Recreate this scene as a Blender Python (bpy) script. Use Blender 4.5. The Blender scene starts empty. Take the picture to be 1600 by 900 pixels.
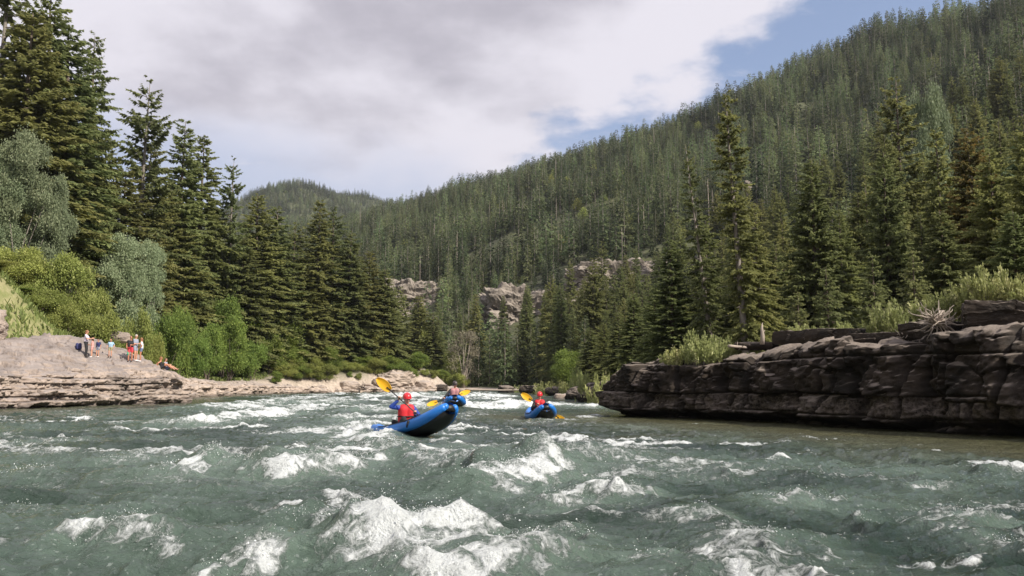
import bpy, math, random
import numpy as np
from mathutils import Vector, Matrix

R = math.radians
scene = bpy.context.scene
COL = scene.collection
rng = np.random.default_rng(11)
random.seed(5)

# ------------------------------------------------------------------ camera
F = 1256.0; CAMH = 1.35; PITCH = math.atan(150 / F)
cp, sp_ = math.cos(PITCH), math.sin(PITCH)
cam_d = bpy.data.cameras.new('camera'); cam = bpy.data.objects.new('camera', cam_d); COL.objects.link(cam)
cam.location = (0, 0, CAMH); cam.rotation_euler = (R(90) + PITCH, 0, 0)
cam_d.sensor_width = 36; cam_d.lens = 36 * F / 1600; cam_d.clip_start = .1; cam_d.clip_end = 9000
scene.camera = cam

def ray(px, py):
    cx, cy = (px - 800) / F, (450 - py) / F
    return np.array([cx, cp - cy * sp_, sp_ + cy * cp])
def P(px, py, Y):
    d = ray(px, py); k = Y / d[1]
    return np.array([d[0] * k, Y, CAMH + d[2] * k])
def W(px, py, z=0.0):
    d = ray(px, py); k = (z - CAMH) / d[2]
    return np.array([d[0] * k, d[1] * k, z])
def ptan(py, px=800):
    d = ray(px, py); return d[2] / d[1]

# ------------------------------------------------------------------ noise
def _h(ix, iy, iz, seed):
    h = (ix.astype(np.int64) * 374761393 + iy.astype(np.int64) * 668265263 + iz * 2147483647 + seed * 974634777) & 0xFFFFFFFF
    h = ((h ^ (h >> 13)) * 1274126177) & 0xFFFFFFFF
    h = ((h ^ (h >> 16)) * 2246822519) & 0xFFFFFFFF
    return ((h ^ (h >> 15)) & 0xFFFFFF) / float(0xFFFFFF)
def n2(x, y, seed=0):
    x = np.asarray(x, float); y = np.asarray(y, float)
    ix, iy = np.floor(x), np.floor(y); fx, fy = x - ix, y - iy
    fx = fx * fx * fx * (fx * (fx * 6 - 15) + 10); fy = fy * fy * fy * (fy * (fy * 6 - 15) + 10)
    a, b = _h(ix, iy, 0, seed), _h(ix + 1, iy, 0, seed); c, d = _h(ix, iy + 1, 0, seed), _h(ix + 1, iy + 1, 0, seed)
    return (a + (b - a) * fx) * (1 - fy) + (c + (d - c) * fx) * fy
def fbm(x, y, seed=0, o=4, g=.5):
    s = 0; a = 1; t = 0
    for k in range(o):
        s = s + a * n2(x * 2 ** k + 17.3 * k, y * 2 ** k - 9.1 * k, seed + k); t += a; a *= g
    return s / t
def n3(x, y, z, seed=0):
    iz = np.floor(z); fz = z - iz; fz = fz * fz * (3 - 2 * fz)
    ix, iy = np.floor(x), np.floor(y); fx, fy = x - ix, y - iy
    fx = fx * fx * (3 - 2 * fx); fy = fy * fy * (3 - 2 * fy)
    izi = iz.astype(np.int64)
    def pl(k):
        a, b = _h(ix, iy, izi + k, seed), _h(ix + 1, iy, izi + k, seed); c, d = _h(ix, iy + 1, izi + k, seed), _h(ix + 1, iy + 1, izi + k, seed)
        return (a + (b - a) * fx) * (1 - fy) + (c + (d - c) * fx) * fy
    return pl(0) * (1 - fz) + pl(1) * fz
def fbm3(x, y, z, seed=0, o=4, g=.5):
    s = 0; a = 1; t = 0
    for k in range(o):
        s = s + a * n3(x * 2 ** k + 7.7 * k, y * 2 ** k + 3.1 * k, z * 2 ** k - 5.3 * k, seed + k); t += a; a *= g
    return s / t
def sst(a, b, x):
    t = np.clip((x - a) / (b - a), 0, 1); return t * t * (3 - 2 * t)

# ------------------------------------------------------------------ mesh helpers
def mesh_np(name, V, Fc, mat=None, smooth=False, attrs=None, matidx=None):
    V = np.asarray(V, np.float32); Fc = np.asarray(Fc, np.int32)
    me = bpy.data.meshes.new(name)
    me.vertices.add(len(V)); me.vertices.foreach_set('co', V.ravel())
    n = Fc.shape[1]; me.loops.add(Fc.size); me.loops.foreach_set('vertex_index', Fc.ravel())
    me.polygons.add(len(Fc)); me.polygons.foreach_set('loop_start', np.arange(0, Fc.size, n, dtype=np.int32))
    try: me.polygons.foreach_set('loop_total', np.full(len(Fc), n, np.int32))
    except Exception: pass
    if smooth: me.polygons.foreach_set('use_smooth', np.ones(len(Fc), bool))
    if attrs:
        for k, a in attrs.items():
            at = me.attributes.new(k, 'FLOAT', 'POINT'); at.data.foreach_set('value', np.asarray(a, np.float32).ravel())
    mats = mat if isinstance(mat, (list, tuple)) else [mat]
    for m in mats:
        if m is not None: me.materials.append(m)
    if matidx is not None: me.polygons.foreach_set('material_index', np.asarray(matidx, np.int32))
    me.update(calc_edges=True); me.validate()
    return me
def grid_faces(nr, nc, wrap=False):
    i = np.arange(nr - 1)[:, None]; j = np.arange(nc if wrap else nc - 1)[None, :]
    j2 = (j + 1) % nc
    return np.stack([i * nc + j, i * nc + j2, (i + 1) * nc + j2, (i + 1) * nc + j], -1).reshape(-1, 4)
def obj(name, me, parent=None, loc=None, rot=None, scale=None):
    o = bpy.data.objects.new(name, me); COL.objects.link(o)
    if parent is not None: o.parent = parent
    if loc is not None: o.location = [float(v) for v in loc]
    if rot is not None: o.rotation_euler = rot
    if scale is not None: o.scale = scale if hasattr(scale, '__len__') else (scale,) * 3
    return o
def tag(o, label=None, cat=None, group=None, kind=None):
    if label: o['label'] = label
    if cat: o['category'] = cat
    if group: o['group'] = group
    if kind: o['kind'] = kind
    return o
def tube(pts, rad, n=8, cap=True):
    pts = np.asarray(pts, float); m = len(pts); rad = np.broadcast_to(rad, (m,)) if np.ndim(rad) == 0 else np.asarray(rad, float)
    T = np.gradient(pts, axis=0); T /= np.linalg.norm(T, axis=1)[:, None] + 1e-9
    up = np.array([0, 0, 1.]) if abs(T[0][2]) < .9 else np.array([1., 0, 0])
    A = np.cross(T, up); A /= np.linalg.norm(A, axis=1)[:, None] + 1e-9; B = np.cross(T, A)
    th = np.arange(n) / n * 2 * np.pi
    V = pts[:, None] + rad[:, None, None] * (np.cos(th)[None, :, None] * A[:, None] + np.sin(th)[None, :, None] * B[:, None])
    V = V.reshape(-1, 3); Fc = grid_faces(m, n, True)
    if cap:
        k = len(V); V = np.vstack([V, pts[0], pts[-1]])
        j = np.arange(n); j2 = (j + 1) % n
        c0 = np.stack([np.full(n, k), j2, j, j], -1); c1 = np.stack([np.full(n, k + 1), (m - 1) * n + j, (m - 1) * n + j2, (m - 1) * n + j2], -1)
        return V, Fc, np.vstack([c0[:, :3], c1[:, :3]])
    return V, Fc, None
class MB:
    """collects pieces (as triangles/quads split to triangles) into one mesh"""
    def __init__(s): s.V = []; s.F = []; s.n = 0
    def add(s, V, Fc):
        Fc = np.asarray(Fc)
        if Fc.shape[1] == 4: Fc = np.vstack([Fc[:, [0, 1, 2]], Fc[:, [0, 2, 3]]])
        s.V.append(np.asarray(V, float)); s.F.append(Fc + s.n); s.n += len(V); return s
    def tube(s, pts, rad, n=8):
        V, Fq, Ft = tube(pts, rad, n)
        s.V.append(V); s.F.append(np.vstack([Fq[:, [0, 1, 2]], Fq[:, [0, 2, 3]], Ft]) + s.n); s.n += len(V); return s
    def ball(s, c, r, n=14, m=9, rot=None):
        th = np.linspace(0, np.pi, m)[1:-1]; ph = np.arange(n) / n * 2 * np.pi
        V = np.stack([np.sin(th)[:, None] * np.cos(ph), np.sin(th)[:, None] * np.sin(ph), np.cos(th)[:, None] * np.ones(n)], -1).reshape(-1, 3)
        Fq = grid_faces(m - 2, n, True); k = len(V); V = np.vstack([V, [0, 0, 1], [0, 0, -1]])
        j = np.arange(n); j2 = (j + 1) % n
        Ft = np.vstack([np.stack([np.full(n, k), j, j2], -1), np.stack([np.full(n, k + 1), (m - 3) * n + j2, (m - 3) * n + j], -1)])
        V = V * np.asarray(r); 
        if rot is not None: V = V @ np.asarray(rot).T
        V = V + np.asarray(c); s.V.append(V)
        Fa = np.vstack([Fq[:, [0, 3, 2]], Fq[:, [0, 2, 1]], Ft])
        s.F.append(Fa[:, ::1] + s.n); s.n += len(V); return s
    def cap(s, a, b, ra, rb=None):
        rb = ra if rb is None else rb; a = np.asarray(a, float); b = np.asarray(b, float)
        s.ball(a, ra); s.ball(b, rb); s.tube([a, b], [ra, rb], 14); return s
    def mesh(s, name, mat, smooth=True):
        return mesh_np(name, np.vstack(s.V), np.vstack(s.F), mat, smooth)
def remesh(me, name, mat, voxel=.012, it=6):
    o = bpy.data.objects.new('tmp', me); COL.objects.link(o)
    m = o.modifiers.new('r', 'REMESH'); m.mode = 'VOXEL'; m.voxel_size = voxel
    if it:
        k = o.modifiers.new('s', 'SMOOTH'); k.iterations = it; k.factor = .5
    dg = bpy.context.evaluated_depsgraph_get(); dg.update()
    r = bpy.data.meshes.new_from_object(o.evaluated_get(dg)); r.name = name
    bpy.data.objects.remove(o); bpy.data.meshes.remove(me)
    r.materials.clear(); r.materials.append(mat)
    r.polygons.foreach_set('use_smooth', np.ones(len(r.polygons), bool))
    return r

# ------------------------------------------------------------------ materials
class NT:
    def __init__(s, nt): s.nt = nt; nt.nodes.clear()
    def n(s, t, **kw):
        nd = s.nt.nodes.new(t)
        for k, v in kw.items():
            if k.startswith('i_'):
                key = k[2:]; key = int(key) if key.isdigit() else key.replace('_', ' ')
                s.set(nd.inputs[key], v)
            else: setattr(nd, k, v)
        return nd
    def set(s, inp, v):
        if isinstance(v, bpy.types.NodeSocket): s.nt.links.new(v, inp)
        else:
            try: inp.default_value = v
            except Exception: inp.default_value = tuple(v) + (1,)
    def m(s, op, a, b=0.0, c=None):
        nd = s.nt.nodes.new('ShaderNodeMath'); nd.operation = op
        s.set(nd.inputs[0], a); s.set(nd.inputs[1], b)
        if c is not None: s.set(nd.inputs[2], c)
        return nd.outputs[0]
    def ss(s, a, b, x):
        nd = s.nt.nodes.new('ShaderNodeMapRange'); nd.interpolation_type = 'SMOOTHSTEP'
        s.set(nd.inputs[0], x); s.set(nd.inputs[1], a); s.set(nd.inputs[2], b); return nd.outputs[0]
    def mix(s, f, a, b, bt='MIX'):
        nd = s.nt.nodes.new('ShaderNodeMix'); nd.data_type = 'RGBA'; nd.blend_type = bt
        s.set(nd.inputs[0], f); s.set(nd.inputs[6], a); s.set(nd.inputs[7], b); return nd.outputs[2]
    def noise(s, vec, scale, detail=4, rough=.55, out=0, dist=0):
        nd = s.nt.nodes.new('ShaderNodeTexNoise'); nd.inputs['Scale'].default_value = scale
        nd.inputs['Detail'].default_value = detail; nd.inputs['Roughness'].default_value = rough; nd.inputs['Distortion'].default_value = dist
        if vec is not None: s.nt.links.new(vec, nd.inputs['Vector'])
        return nd.outputs[out]
    def attr(s, name): return s.n('ShaderNodeAttribute', attribute_name=name).outputs['Fac']
    def maps(s, vec, scale):
        nd = s.n('ShaderNodeMapping'); s.nt.links.new(vec, nd.inputs['Vector']); nd.inputs['Scale'].default_value = scale; return nd.outputs[0]
def newmat(name):
    m = bpy.data.materials.new(name); m.use_nodes = True; return m, NT(m.node_tree)
def c4(c): return (c[0], c[1], c[2], 1)

def simple(name, col, rough=.6, var=.15, scale=8, spec=.5, metal=0, bump=0, coat=0):
    m, t = newmat(name)
    tc = t.n('ShaderNodeTexCoord').outputs['Object']
    f = t.noise(tc, scale, 5)
    a = tuple(min(1, v * (1 - var)) for v in col); b = tuple(min(1, v * (1 + var)) for v in col)
    c = t.mix(f, c4(a), c4(b))
    p = t.n('ShaderNodeBsdfPrincipled', i_Base_Color=c, i_Roughness=rough, i_Metallic=metal)
    p.inputs['Specular IOR Level'].default_value = spec; p.inputs['Coat Weight'].default_value = coat
    if bump:
        b_ = t.n('ShaderNodeBump', i_Height=t.noise(tc, scale * 3, 4), i_Strength=bump, i_Distance=.02); t.nt.links.new(b_.outputs[0], p.inputs['Normal'])
    o = t.n('ShaderNodeOutputMaterial', i_Surface=p.outputs[0]); return m

def foliage(name, dark, light, tip, trans=.25, hue=.03, bright=.35, patch=0):
    m, t = newmat(name)
    tone = t.attr('tone'); rnd = t.n('ShaderNodeObjectInfo').outputs['Random']
    tc = t.n('ShaderNodeTexCoord').outputs['Object']
    cl = t.noise(tc, .45, 3)
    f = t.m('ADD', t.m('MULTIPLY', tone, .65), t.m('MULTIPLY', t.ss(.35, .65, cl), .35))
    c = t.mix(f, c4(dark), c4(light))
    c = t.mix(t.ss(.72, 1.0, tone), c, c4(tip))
    hs = t.n('ShaderNodeHueSaturation', i_Color=c)
    t.set(hs.inputs['Hue'], t.m('ADD', .5 - hue / 2, t.m('MULTIPLY', rnd, hue)))
    t.set(hs.inputs['Value'], t.m('ADD', 1 - bright / 2, t.m('MULTIPLY', t.m('FRACT', t.m('MULTIPLY', rnd, 7.31)), bright)))
    if patch:
        pn = t.noise(t.n('ShaderNodeObjectInfo').outputs['Location'], .022, 4, .6); val = t.m('ADD', 1 - patch * .5, t.m('MULTIPLY', t.ss(.38, .62, pn), patch)); h2 = t.n('ShaderNodeHueSaturation', i_Color=hs.outputs[0]); t.set(h2.inputs['Value'], val); t.set(h2.inputs['Hue'], t.m('SUBTRACT', .512, t.m('MULTIPLY', pn, .03))); hs = h2
    p = t.n('ShaderNodeBsdfPrincipled', i_Base_Color=hs.outputs[0], i_Roughness=.65); p.inputs['Specular IOR Level'].default_value = .25
    tr = t.n('ShaderNodeBsdfTranslucent', i_Color=hs.outputs[0])
    mx = t.n('ShaderNodeMixShader', i_0=trans); t.nt.links.new(p.outputs[0], mx.inputs[1]); t.nt.links.new(tr.outputs[0], mx.inputs[2])
    t.n('ShaderNodeOutputMaterial', i_Surface=mx.outputs[0]); return m

def rockmat(name, c_lo, c_hi, c_stain, dark=.5, scale=1.0, c_top=None, wet=True, band=None, crackc=(.03, .025, .022)):
    m, t = newmat(name)
    geo = t.n('ShaderNodeNewGeometry'); pos = geo.outputs['Position']
    st = t.maps(pos, (.9 * scale, .9 * scale, 1.9 * scale))
    lay = t.noise(st, 1.6, 6, .65, dist=.3)
    big = t.noise(pos, .55 * scale, 5, .6)
    fine = t.noise(pos, 9 * scale, 9, .75)
    c = t.mix(t.ss(.3, .7, lay), c4(c_lo), c4(c_hi))
    c = t.mix(t.m('MULTIPLY', t.ss(.5, .68, big), dark), c, c4(c_stain))
    strk = t.noise(t.maps(pos, (2.2 * scale, 2.2 * scale, .35 * scale)), 1.3, 5, .6)
    c = t.mix(t.m('MULTIPLY', t.ss(.55, .7, strk), dark * .7), c, c4(c_stain))
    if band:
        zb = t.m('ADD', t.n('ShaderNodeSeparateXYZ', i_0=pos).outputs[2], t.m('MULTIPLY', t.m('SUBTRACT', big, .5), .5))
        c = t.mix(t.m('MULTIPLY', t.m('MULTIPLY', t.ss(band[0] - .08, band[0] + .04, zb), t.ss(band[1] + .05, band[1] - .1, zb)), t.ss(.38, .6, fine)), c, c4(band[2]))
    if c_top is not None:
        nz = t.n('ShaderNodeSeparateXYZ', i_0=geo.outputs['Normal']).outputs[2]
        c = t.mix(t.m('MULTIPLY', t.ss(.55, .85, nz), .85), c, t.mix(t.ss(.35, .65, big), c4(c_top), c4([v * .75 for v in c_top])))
    c = t.mix(.35, c, t.mix(t.ss(.3, .75, fine), c4([.45] * 3), c4([1.0] * 3)), 'MULTIPLY')
    crk = t.attr('crack')
    c = t.mix(t.m('MULTIPLY', crk, .8), c, c4(crackc))
    if wet:
        z = t.n('ShaderNodeSeparateXYZ', i_0=pos).outputs[2]
        wl = t.ss(.42, .05, t.m('ADD', z, t.m('MULTIPLY', t.m('SUBTRACT', t.noise(pos, 1.2, 4), .5), .5)))
        c = t.mix(t.m('MULTIPLY', wl, .75), c, c4([v * .25 for v in c_stain]))
    p = t.n('ShaderNodeBsdfPrincipled', i_Base_Color=c, i_Roughness=.85); p.inputs['Specular IOR Level'].default_value = .3
    h = t.m('ADD', t.m('MULTIPLY', lay, .6), t.m('MULTIPLY', fine, .4))
    b_ = t.n('ShaderNodeBump', i_Height=h, i_Strength=.9, i_Distance=.12 / scale); t.nt.links.new(b_.outputs[0], p.inputs['Normal'])
    t.n('ShaderNodeOutputMaterial', i_Surface=p.outputs[0]); return m

M = {}
M['conifer'] = foliage('conifer_needles', (.092, .118, .054), (.275, .305, .12), (.37, .38, .16), .5)
M['conifer_olive'] = foliage('conifer_needles_olive', (.105, .125, .05), (.32, .33, .12), (.42, .41, .17), .5)
M['conifer_rust'] = foliage('conifer_needles_rust', (.09, .09, .035), (.26, .22, .07), (.44, .25, .09), .45)
M['conifer_far'] = foliage('conifer_needles_far', (.060, .084, .046), (.165, .20, .088), (.23, .26, .115), .42, .06, 1.0, .8)
M['silver'] = foliage('silver_green_leaves', (.16, .21, .12), (.31, .37, .22), (.40, .44, .28), .4)
M['leaf'] = foliage('green_leaves', (.09, .14, .035), (.25, .33, .075), (.36, .43, .11), .42)
M['leaf_yellow'] = foliage('yellow_green_leaves', (.16, .19, .05), (.38, .41, .12), (.52, .52, .20), .42)
M['willow'] = foliage('pale_willow_leaves', (.22, .25, .09), (.44, .46, .19), (.58, .57, .31), .35)
M['drytree'] = foliage('dry_twigs', (.16, .14, .10), (.30, .26, .19), (.36, .32, .25), .1)
M['grass'] = foliage('grass_blades', (.10, .13, .04), (.21, .25, .08), (.33, .34, .14), .3)
M['bark'] = simple('bark', (.11, .085, .07), .9, .4, 3, bump=.6)
M['bark_grey'] = simple('bark_grey', (.20, .175, .155), .9, .4, 3, bump=.6)
M['deadwood'] = simple('dead_wood', (.32, .27, .23), .85, .4, 5, bump=.6)
M['rock_dark'] = rockmat('dark_ledge_rock', (.019, .014, .011), (.056, .042, .033), (.007, .0055, .0045), .9, 1.0, (.27, .225, .195), band=(.42, 1.0, (.115, .094, .080)))  # sunlight on the top is put into the colour: upward faces far paler
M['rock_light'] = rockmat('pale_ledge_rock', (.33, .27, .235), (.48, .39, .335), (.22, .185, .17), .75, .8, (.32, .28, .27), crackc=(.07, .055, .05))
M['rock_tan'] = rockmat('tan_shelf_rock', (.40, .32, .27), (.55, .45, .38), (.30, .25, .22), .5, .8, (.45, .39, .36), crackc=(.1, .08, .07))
M['cliff'] = rockmat('limestone_cliff', (.20, .172, .15), (.35, .305, .265), (.09, .08, .068), .8, .12, None, wet=False)

# ------------------------------------------------------------------ terrain function
LB = np.array([(-60, -60), (-40, -10), (-34, 20), (-30.5, 34), (-27.3, 42), (-22.3, 56), (-23, 60), (-31, 74), (-33, 100), (-31, 121), (-21, 131), (-10, 138), (-10, 147), (-22, 162), (-60, 185), (-160, 225), (-400, 330)], float)
RB = np.array([(60, -60), (24, 0), (15.5, 14.5), (13.5, 17.8), (12.4, 19.6), (10.6, 22.5), (8.9, 26.9), (7.1, 29.7), (3.9, 33.6), (5, 39), (8, 50), (6.6, 63), (5.2, 85), (4, 110), (2, 140), (-6, 168), (-30, 192), (-80, 222), (-170, 262), (-420, 370)], float)
def pdist(x, y, L, val=None):
    """signed distance to an upstream polyline: >0 on its left side; also interpolated values"""
    x = np.asarray(x, float); y = np.asarray(y, float)
    best = np.full(x.shape, 1e18); sg = np.zeros(x.shape); vv = None if val is None else np.zeros(x.shape)
    for i in range(len(L) - 1):
        a, b = L[i], L[i + 1]; d = b - a; q = d @ d
        t = np.clip(((x - a[0]) * d[0] + (y - a[1]) * d[1]) / q, 0, 1)
        ex, ey = x - a[0] - t * d[0], y - a[1] - t * d[1]; e = ex * ex + ey * ey
        m = e < best; best = np.where(m, e, best)
        cr = d[0] * (y - a[1]) - d[1] * (x - a[0]); sg = np.where(m, np.sign(cr), sg)
        if val is not None: vv = np.where(m, val[i] + (val[i + 1] - val[i]) * t, vv)
    r = np.sqrt(best) * sg
    return (r, vv) if val is not None else r
TH = 15.0   # usual tree height on the ridge
ridge_px = [(2300, -330, 300), (1900, -150, 380), (1700, -50, 420), (1600, -4, 450), (1500, 22, 490), (1410, 35, 520), (1300, 84, 560), (1200, 140, 620), (1100, 190, 680), (1000, 212, 740), (940, 243, 790), (870, 268, 850), (800, 288, 920), (740, 306, 980), (690, 322, 1030), (640, 332, 1080), (560, 385, 1120), (450, 440, 1160)]
RP, RZ = [], []
for a, b, Y in ridge_px:
    w = P(a, b, Y); RP.append(w[:2]); RZ.append(w[2] - TH * .42)
RP = np.array(RP); RZ = np.array(RZ)
hill_px = [(200, 420, 1250), (300, 350, 1280), (380, 318, 1300), (430, 290, 1310), (462, 284, 1320), (500, 303, 1350), (540, 297, 1450), (590, 310, 1500), (640, 334, 1550), (700, 366, 1600), (800, 430, 1700)]
HP, HZ = [], []
for a, b, Y in hill_px:
    w = P(a, b, Y); HP.append(w[:2]); HZ.append(w[2] - TH * .8)
HP = np.array(HP); HZ = np.array(HZ)
def terrain(x, y):
    dL = pdist(x, y, LB); dR = -pdist(x, y, RB)
    D, Z = pdist(x, y, RP, RZ); far = D  # ridge runs right->left; sign >0 = camera side or not, unused
    D = np.abs(D)
    Dh, Zh = pdist(x, y, HP, HZ); Dh = np.abs(Dh)
    n1 = fbm(x / 9, y / 9, 3, 4) - .5
    # left bank: rock shelf zone, knob close by, gentle terrace beyond
    near = 1 - sst(58, 90, y)
    zl = -1.5 + 3.2 * sst(-2, 4, dL) + np.clip(dL - 4, 0, None) * (.10 + .78 * near) * (1 - .5 * sst(25, 80, dL)) + n1 * 1.3 * sst(2, 12, dL)
    zl = zl - 1.7 * sst(1, 4, dL) * (1 - sst(9, 16, dL)) * (1 - sst(57, 64, y))
    zl = zl + 2.4 * sst(0, 7, dL) * sst(112, 128, y) * (1 - sst(150, 190, y))
    # right bank: terrace, then the mountain
    nr = 1 - sst(38, 55, y)
    zr = -1.5 + (1.9 + 1.5 * nr) * sst(0, 1, (dR + 1 - 2.6 * nr) / 4.2) + .02 * np.clip(dR, 0, 60) + n1 * .5 * sst(2, 9, dR)
    tp = np.clip(dR - 26, 0, None)
    q = tp / (tp + D + 1e-6)
    gul = fbm(x / 75 + .3 * y / 75, y / 110, 21, 4) - .5
    zm = Z * (q ** 1.12) * (1 + .55 * gul * (1 - q) * np.minimum(1, q * 5)) + (fbm(x / 22, y / 22, 8, 4) - .5) * 9 * np.minimum(1, q * 6) * (1 - .8 * sst(.9, 1, q))
    zr = zr + zm * sst(0, 15, tp)
    zh = Zh * np.exp(-(Dh / 330) ** 2) * sst(300, 900, y) * (1 + .25 * (fbm(x / 140, y / 140, 31, 3) - .5) * sst(20, 150, Dh))
    zh = zh - 6 * (1 - sst(300, 420, y))
    z = np.maximum(zl, zr)
    river = (dL < 3) & (dR < 3)
    return np.maximum(z, zh)
def pick(px, py, y0=12, y1=1700):
    d = ray(px, py); d = d / d[1]
    ys = np.concatenate([np.arange(y0, 200, .25), np.arange(200, y1, 1.5)])
    xs = d[0] * ys; zs = CAMH + d[2] * ys; h = np.maximum(terrain(xs, ys), 0)
    k = np.argmax(h >= zs)
    if not (h >= zs).any(): return None
    return np.array([xs[k], ys[k], h[k]])
def tz(x, y): return float(terrain(np.array([float(x)]), np.array([float(y)]))[0])

# nonuniform sheet
def spaced(a, b, fine0, fine1, d0, g):
    v = list(np.arange(fine0, fine1, d0)); s = d0; x = fine1
    while x < b: v.append(x); s *= g; x += s
    v.append(b); s = d0; x = fine0 - d0; lo = []
    while x > a: lo.append(x); s *= g; x -= s
    lo.append(a); return np.array(lo[::-1] + v)
xs = spaced(-2600, 2600, -55, 40, .8, 1.025); ys = spaced(-400, 3200, -5, 180, .8, 1.02)
X, Y = np.meshgrid(xs, ys); Z = terrain(X, Y)
gm, t = newmat('forest_floor')
pos = t.n('ShaderNodeNewGeometry').outputs['Position']
b1 = t.noise(pos, .06, 6, .65); b2 = t.noise(pos, .9, 6, .7); b3 = t.noise(pos, .013, 4, .6)
c = t.mix(t.ss(.35, .65, b1), (.032, .040, .020, 1), (.075, .085, .034, 1))
c = t.mix(t.m('MULTIPLY', t.ss(.58, .70, b3), .55), c, (.12, .135, .055, 1))
c = t.mix(t.ss(.5, .72, b2), c, (.12, .10, .07, 1))
open_ = t.attr('open')
c = t.mix(open_, c, t.mix(t.ss(.35, .65, b2), (.15, .17, .055, 1), (.27, .25, .13, 1)))
gr = t.attr('gravel')
c = t.mix(gr, c, t.mix(t.ss(.3, .7, t.noise(pos, 2.5, 6, .7)), (.30, .25, .21, 1), (.50, .42, .36, 1)))
p = t.n('ShaderNodeBsdfPrincipled', i_Base_Color=c, i_Roughness=.95)
bb = t.n('ShaderNodeBump', i_Height=b2, i_Strength=.8, i_Distance=.3); t.nt.links.new(bb.outputs[0], p.inputs['Normal'])
t.n('ShaderNodeOutputMaterial', i_Surface=p.outputs[0])
dLg = pdist(X, Y, LB); dRg = -pdist(X, Y, RB)
gravel = np.maximum(1 - sst(2.5, 6, dLg + (fbm(X / 3, Y / 3, 5) - .5) * 4), 1 - sst(3, 9, dRg + (fbm(X / 3, Y / 3, 6) - .5) * 4)) 
gravel = np.where((dLg < -3) & (dRg < -3), 1, gravel)
gravel = np.maximum(np.where(dLg > -3, 1 - sst(2.5, 6, dLg + (fbm(X / 3, Y / 3, 5) - .5) * 4), 0), np.where(dRg > -3, 1 - sst(3, 8, dRg + (fbm(X / 3, Y / 3, 6) - .5) * 4), 0))
gravel = np.where((dLg <= 0) & (dRg <= 0), 1, gravel)
openm = np.where((dLg > 0) & (Y < 95), sst(3, 8, dLg) * (1 - sst(24, 34, dLg)), 0)
ter = obj('terrain', mesh_np('terrain', np.stack([X, Y, Z], -1).reshape(-1, 3), grid_faces(len(ys), len(xs)), gm, True, {'open': openm, 'gravel': gravel}))
tag(ter, kind='structure')

# ------------------------------------------------------------------ water
wm, t = newmat('river_water')
pos = t.n('ShaderNodeNewGeometry').outputs['Position']
foam = t.attr('foam'); aer = t.attr('aer'); sh = t.attr('shallow')
big = t.noise(pos, .22, 4); 
c = t.mix(t.ss(.35, .7, big), (.018, .034, .027, 1), (.050, .074, .060, 1))
c = t.mix(aer, c, (.165, .228, .19, 1))
c = t.mix(sh, c, (.085, .080, .038, 1))
lace = t.noise(t.maps(pos, (1, .8, 1)), 7.5, 9, .72, dist=.8)
lace2 = t.noise(pos, 34, 4, .6)
ff = t.m('ADD', foam, t.m('ADD', t.m('MULTIPLY', t.m('SUBTRACT', lace, .5), 2.2), t.m('MULTIPLY', t.m('SUBTRACT', lace2, .5), .5)))
fm = t.m('MULTIPLY', t.ss(.40, .95, ff), t.ss(.02, .2, foam))
foamc = t.mix(t.ss(.3, .9, ff), (.42, .48, .47, 1), (.74, .78, .80, 1))
spk = t.m('MULTIPLY', t.ss(.60, .68, t.noise(t.maps(pos, (1, .8, 1)), 20, 3, .6)), t.ss(.05, .35, t.m('ADD', aer, foam))); fm = t.m('MAXIMUM', fm, t.m('MULTIPLY', spk, .35)); cc = t.mix(fm, c, foamc)
p = t.n('ShaderNodeBsdfPrincipled', i_Base_Color=cc, i_IOR=1.33)
t.set(p.inputs['Roughness'], t.m('ADD', .045, t.m('MULTIPLY', fm, .6)))
rip = t.noise(t.maps(pos, (.8, 2.0, 1)), 3.0, 8, .66, dist=.7)
rip = t.m('ADD', rip, t.m('MULTIPLY', t.noise(t.maps(pos, (1, 1.6, 1)), 13, 5, .6), .32)); hh = t.m('ADD', t.m('MULTIPLY', rip, 1.0), t.m('MULTIPLY', t.m('MULTIPLY', t.m('ADD', ff, t.m('MULTIPLY', lace2, .3)), fm), .35))
bb = t.n('ShaderNodeBump', i_Height=hh, i_Strength=.9, i_Distance=.16); t.nt.links.new(bb.outputs[0], p.inputs['Normal'])
t.n('ShaderNodeOutputMaterial', i_Surface=p.outputs[0])

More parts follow.
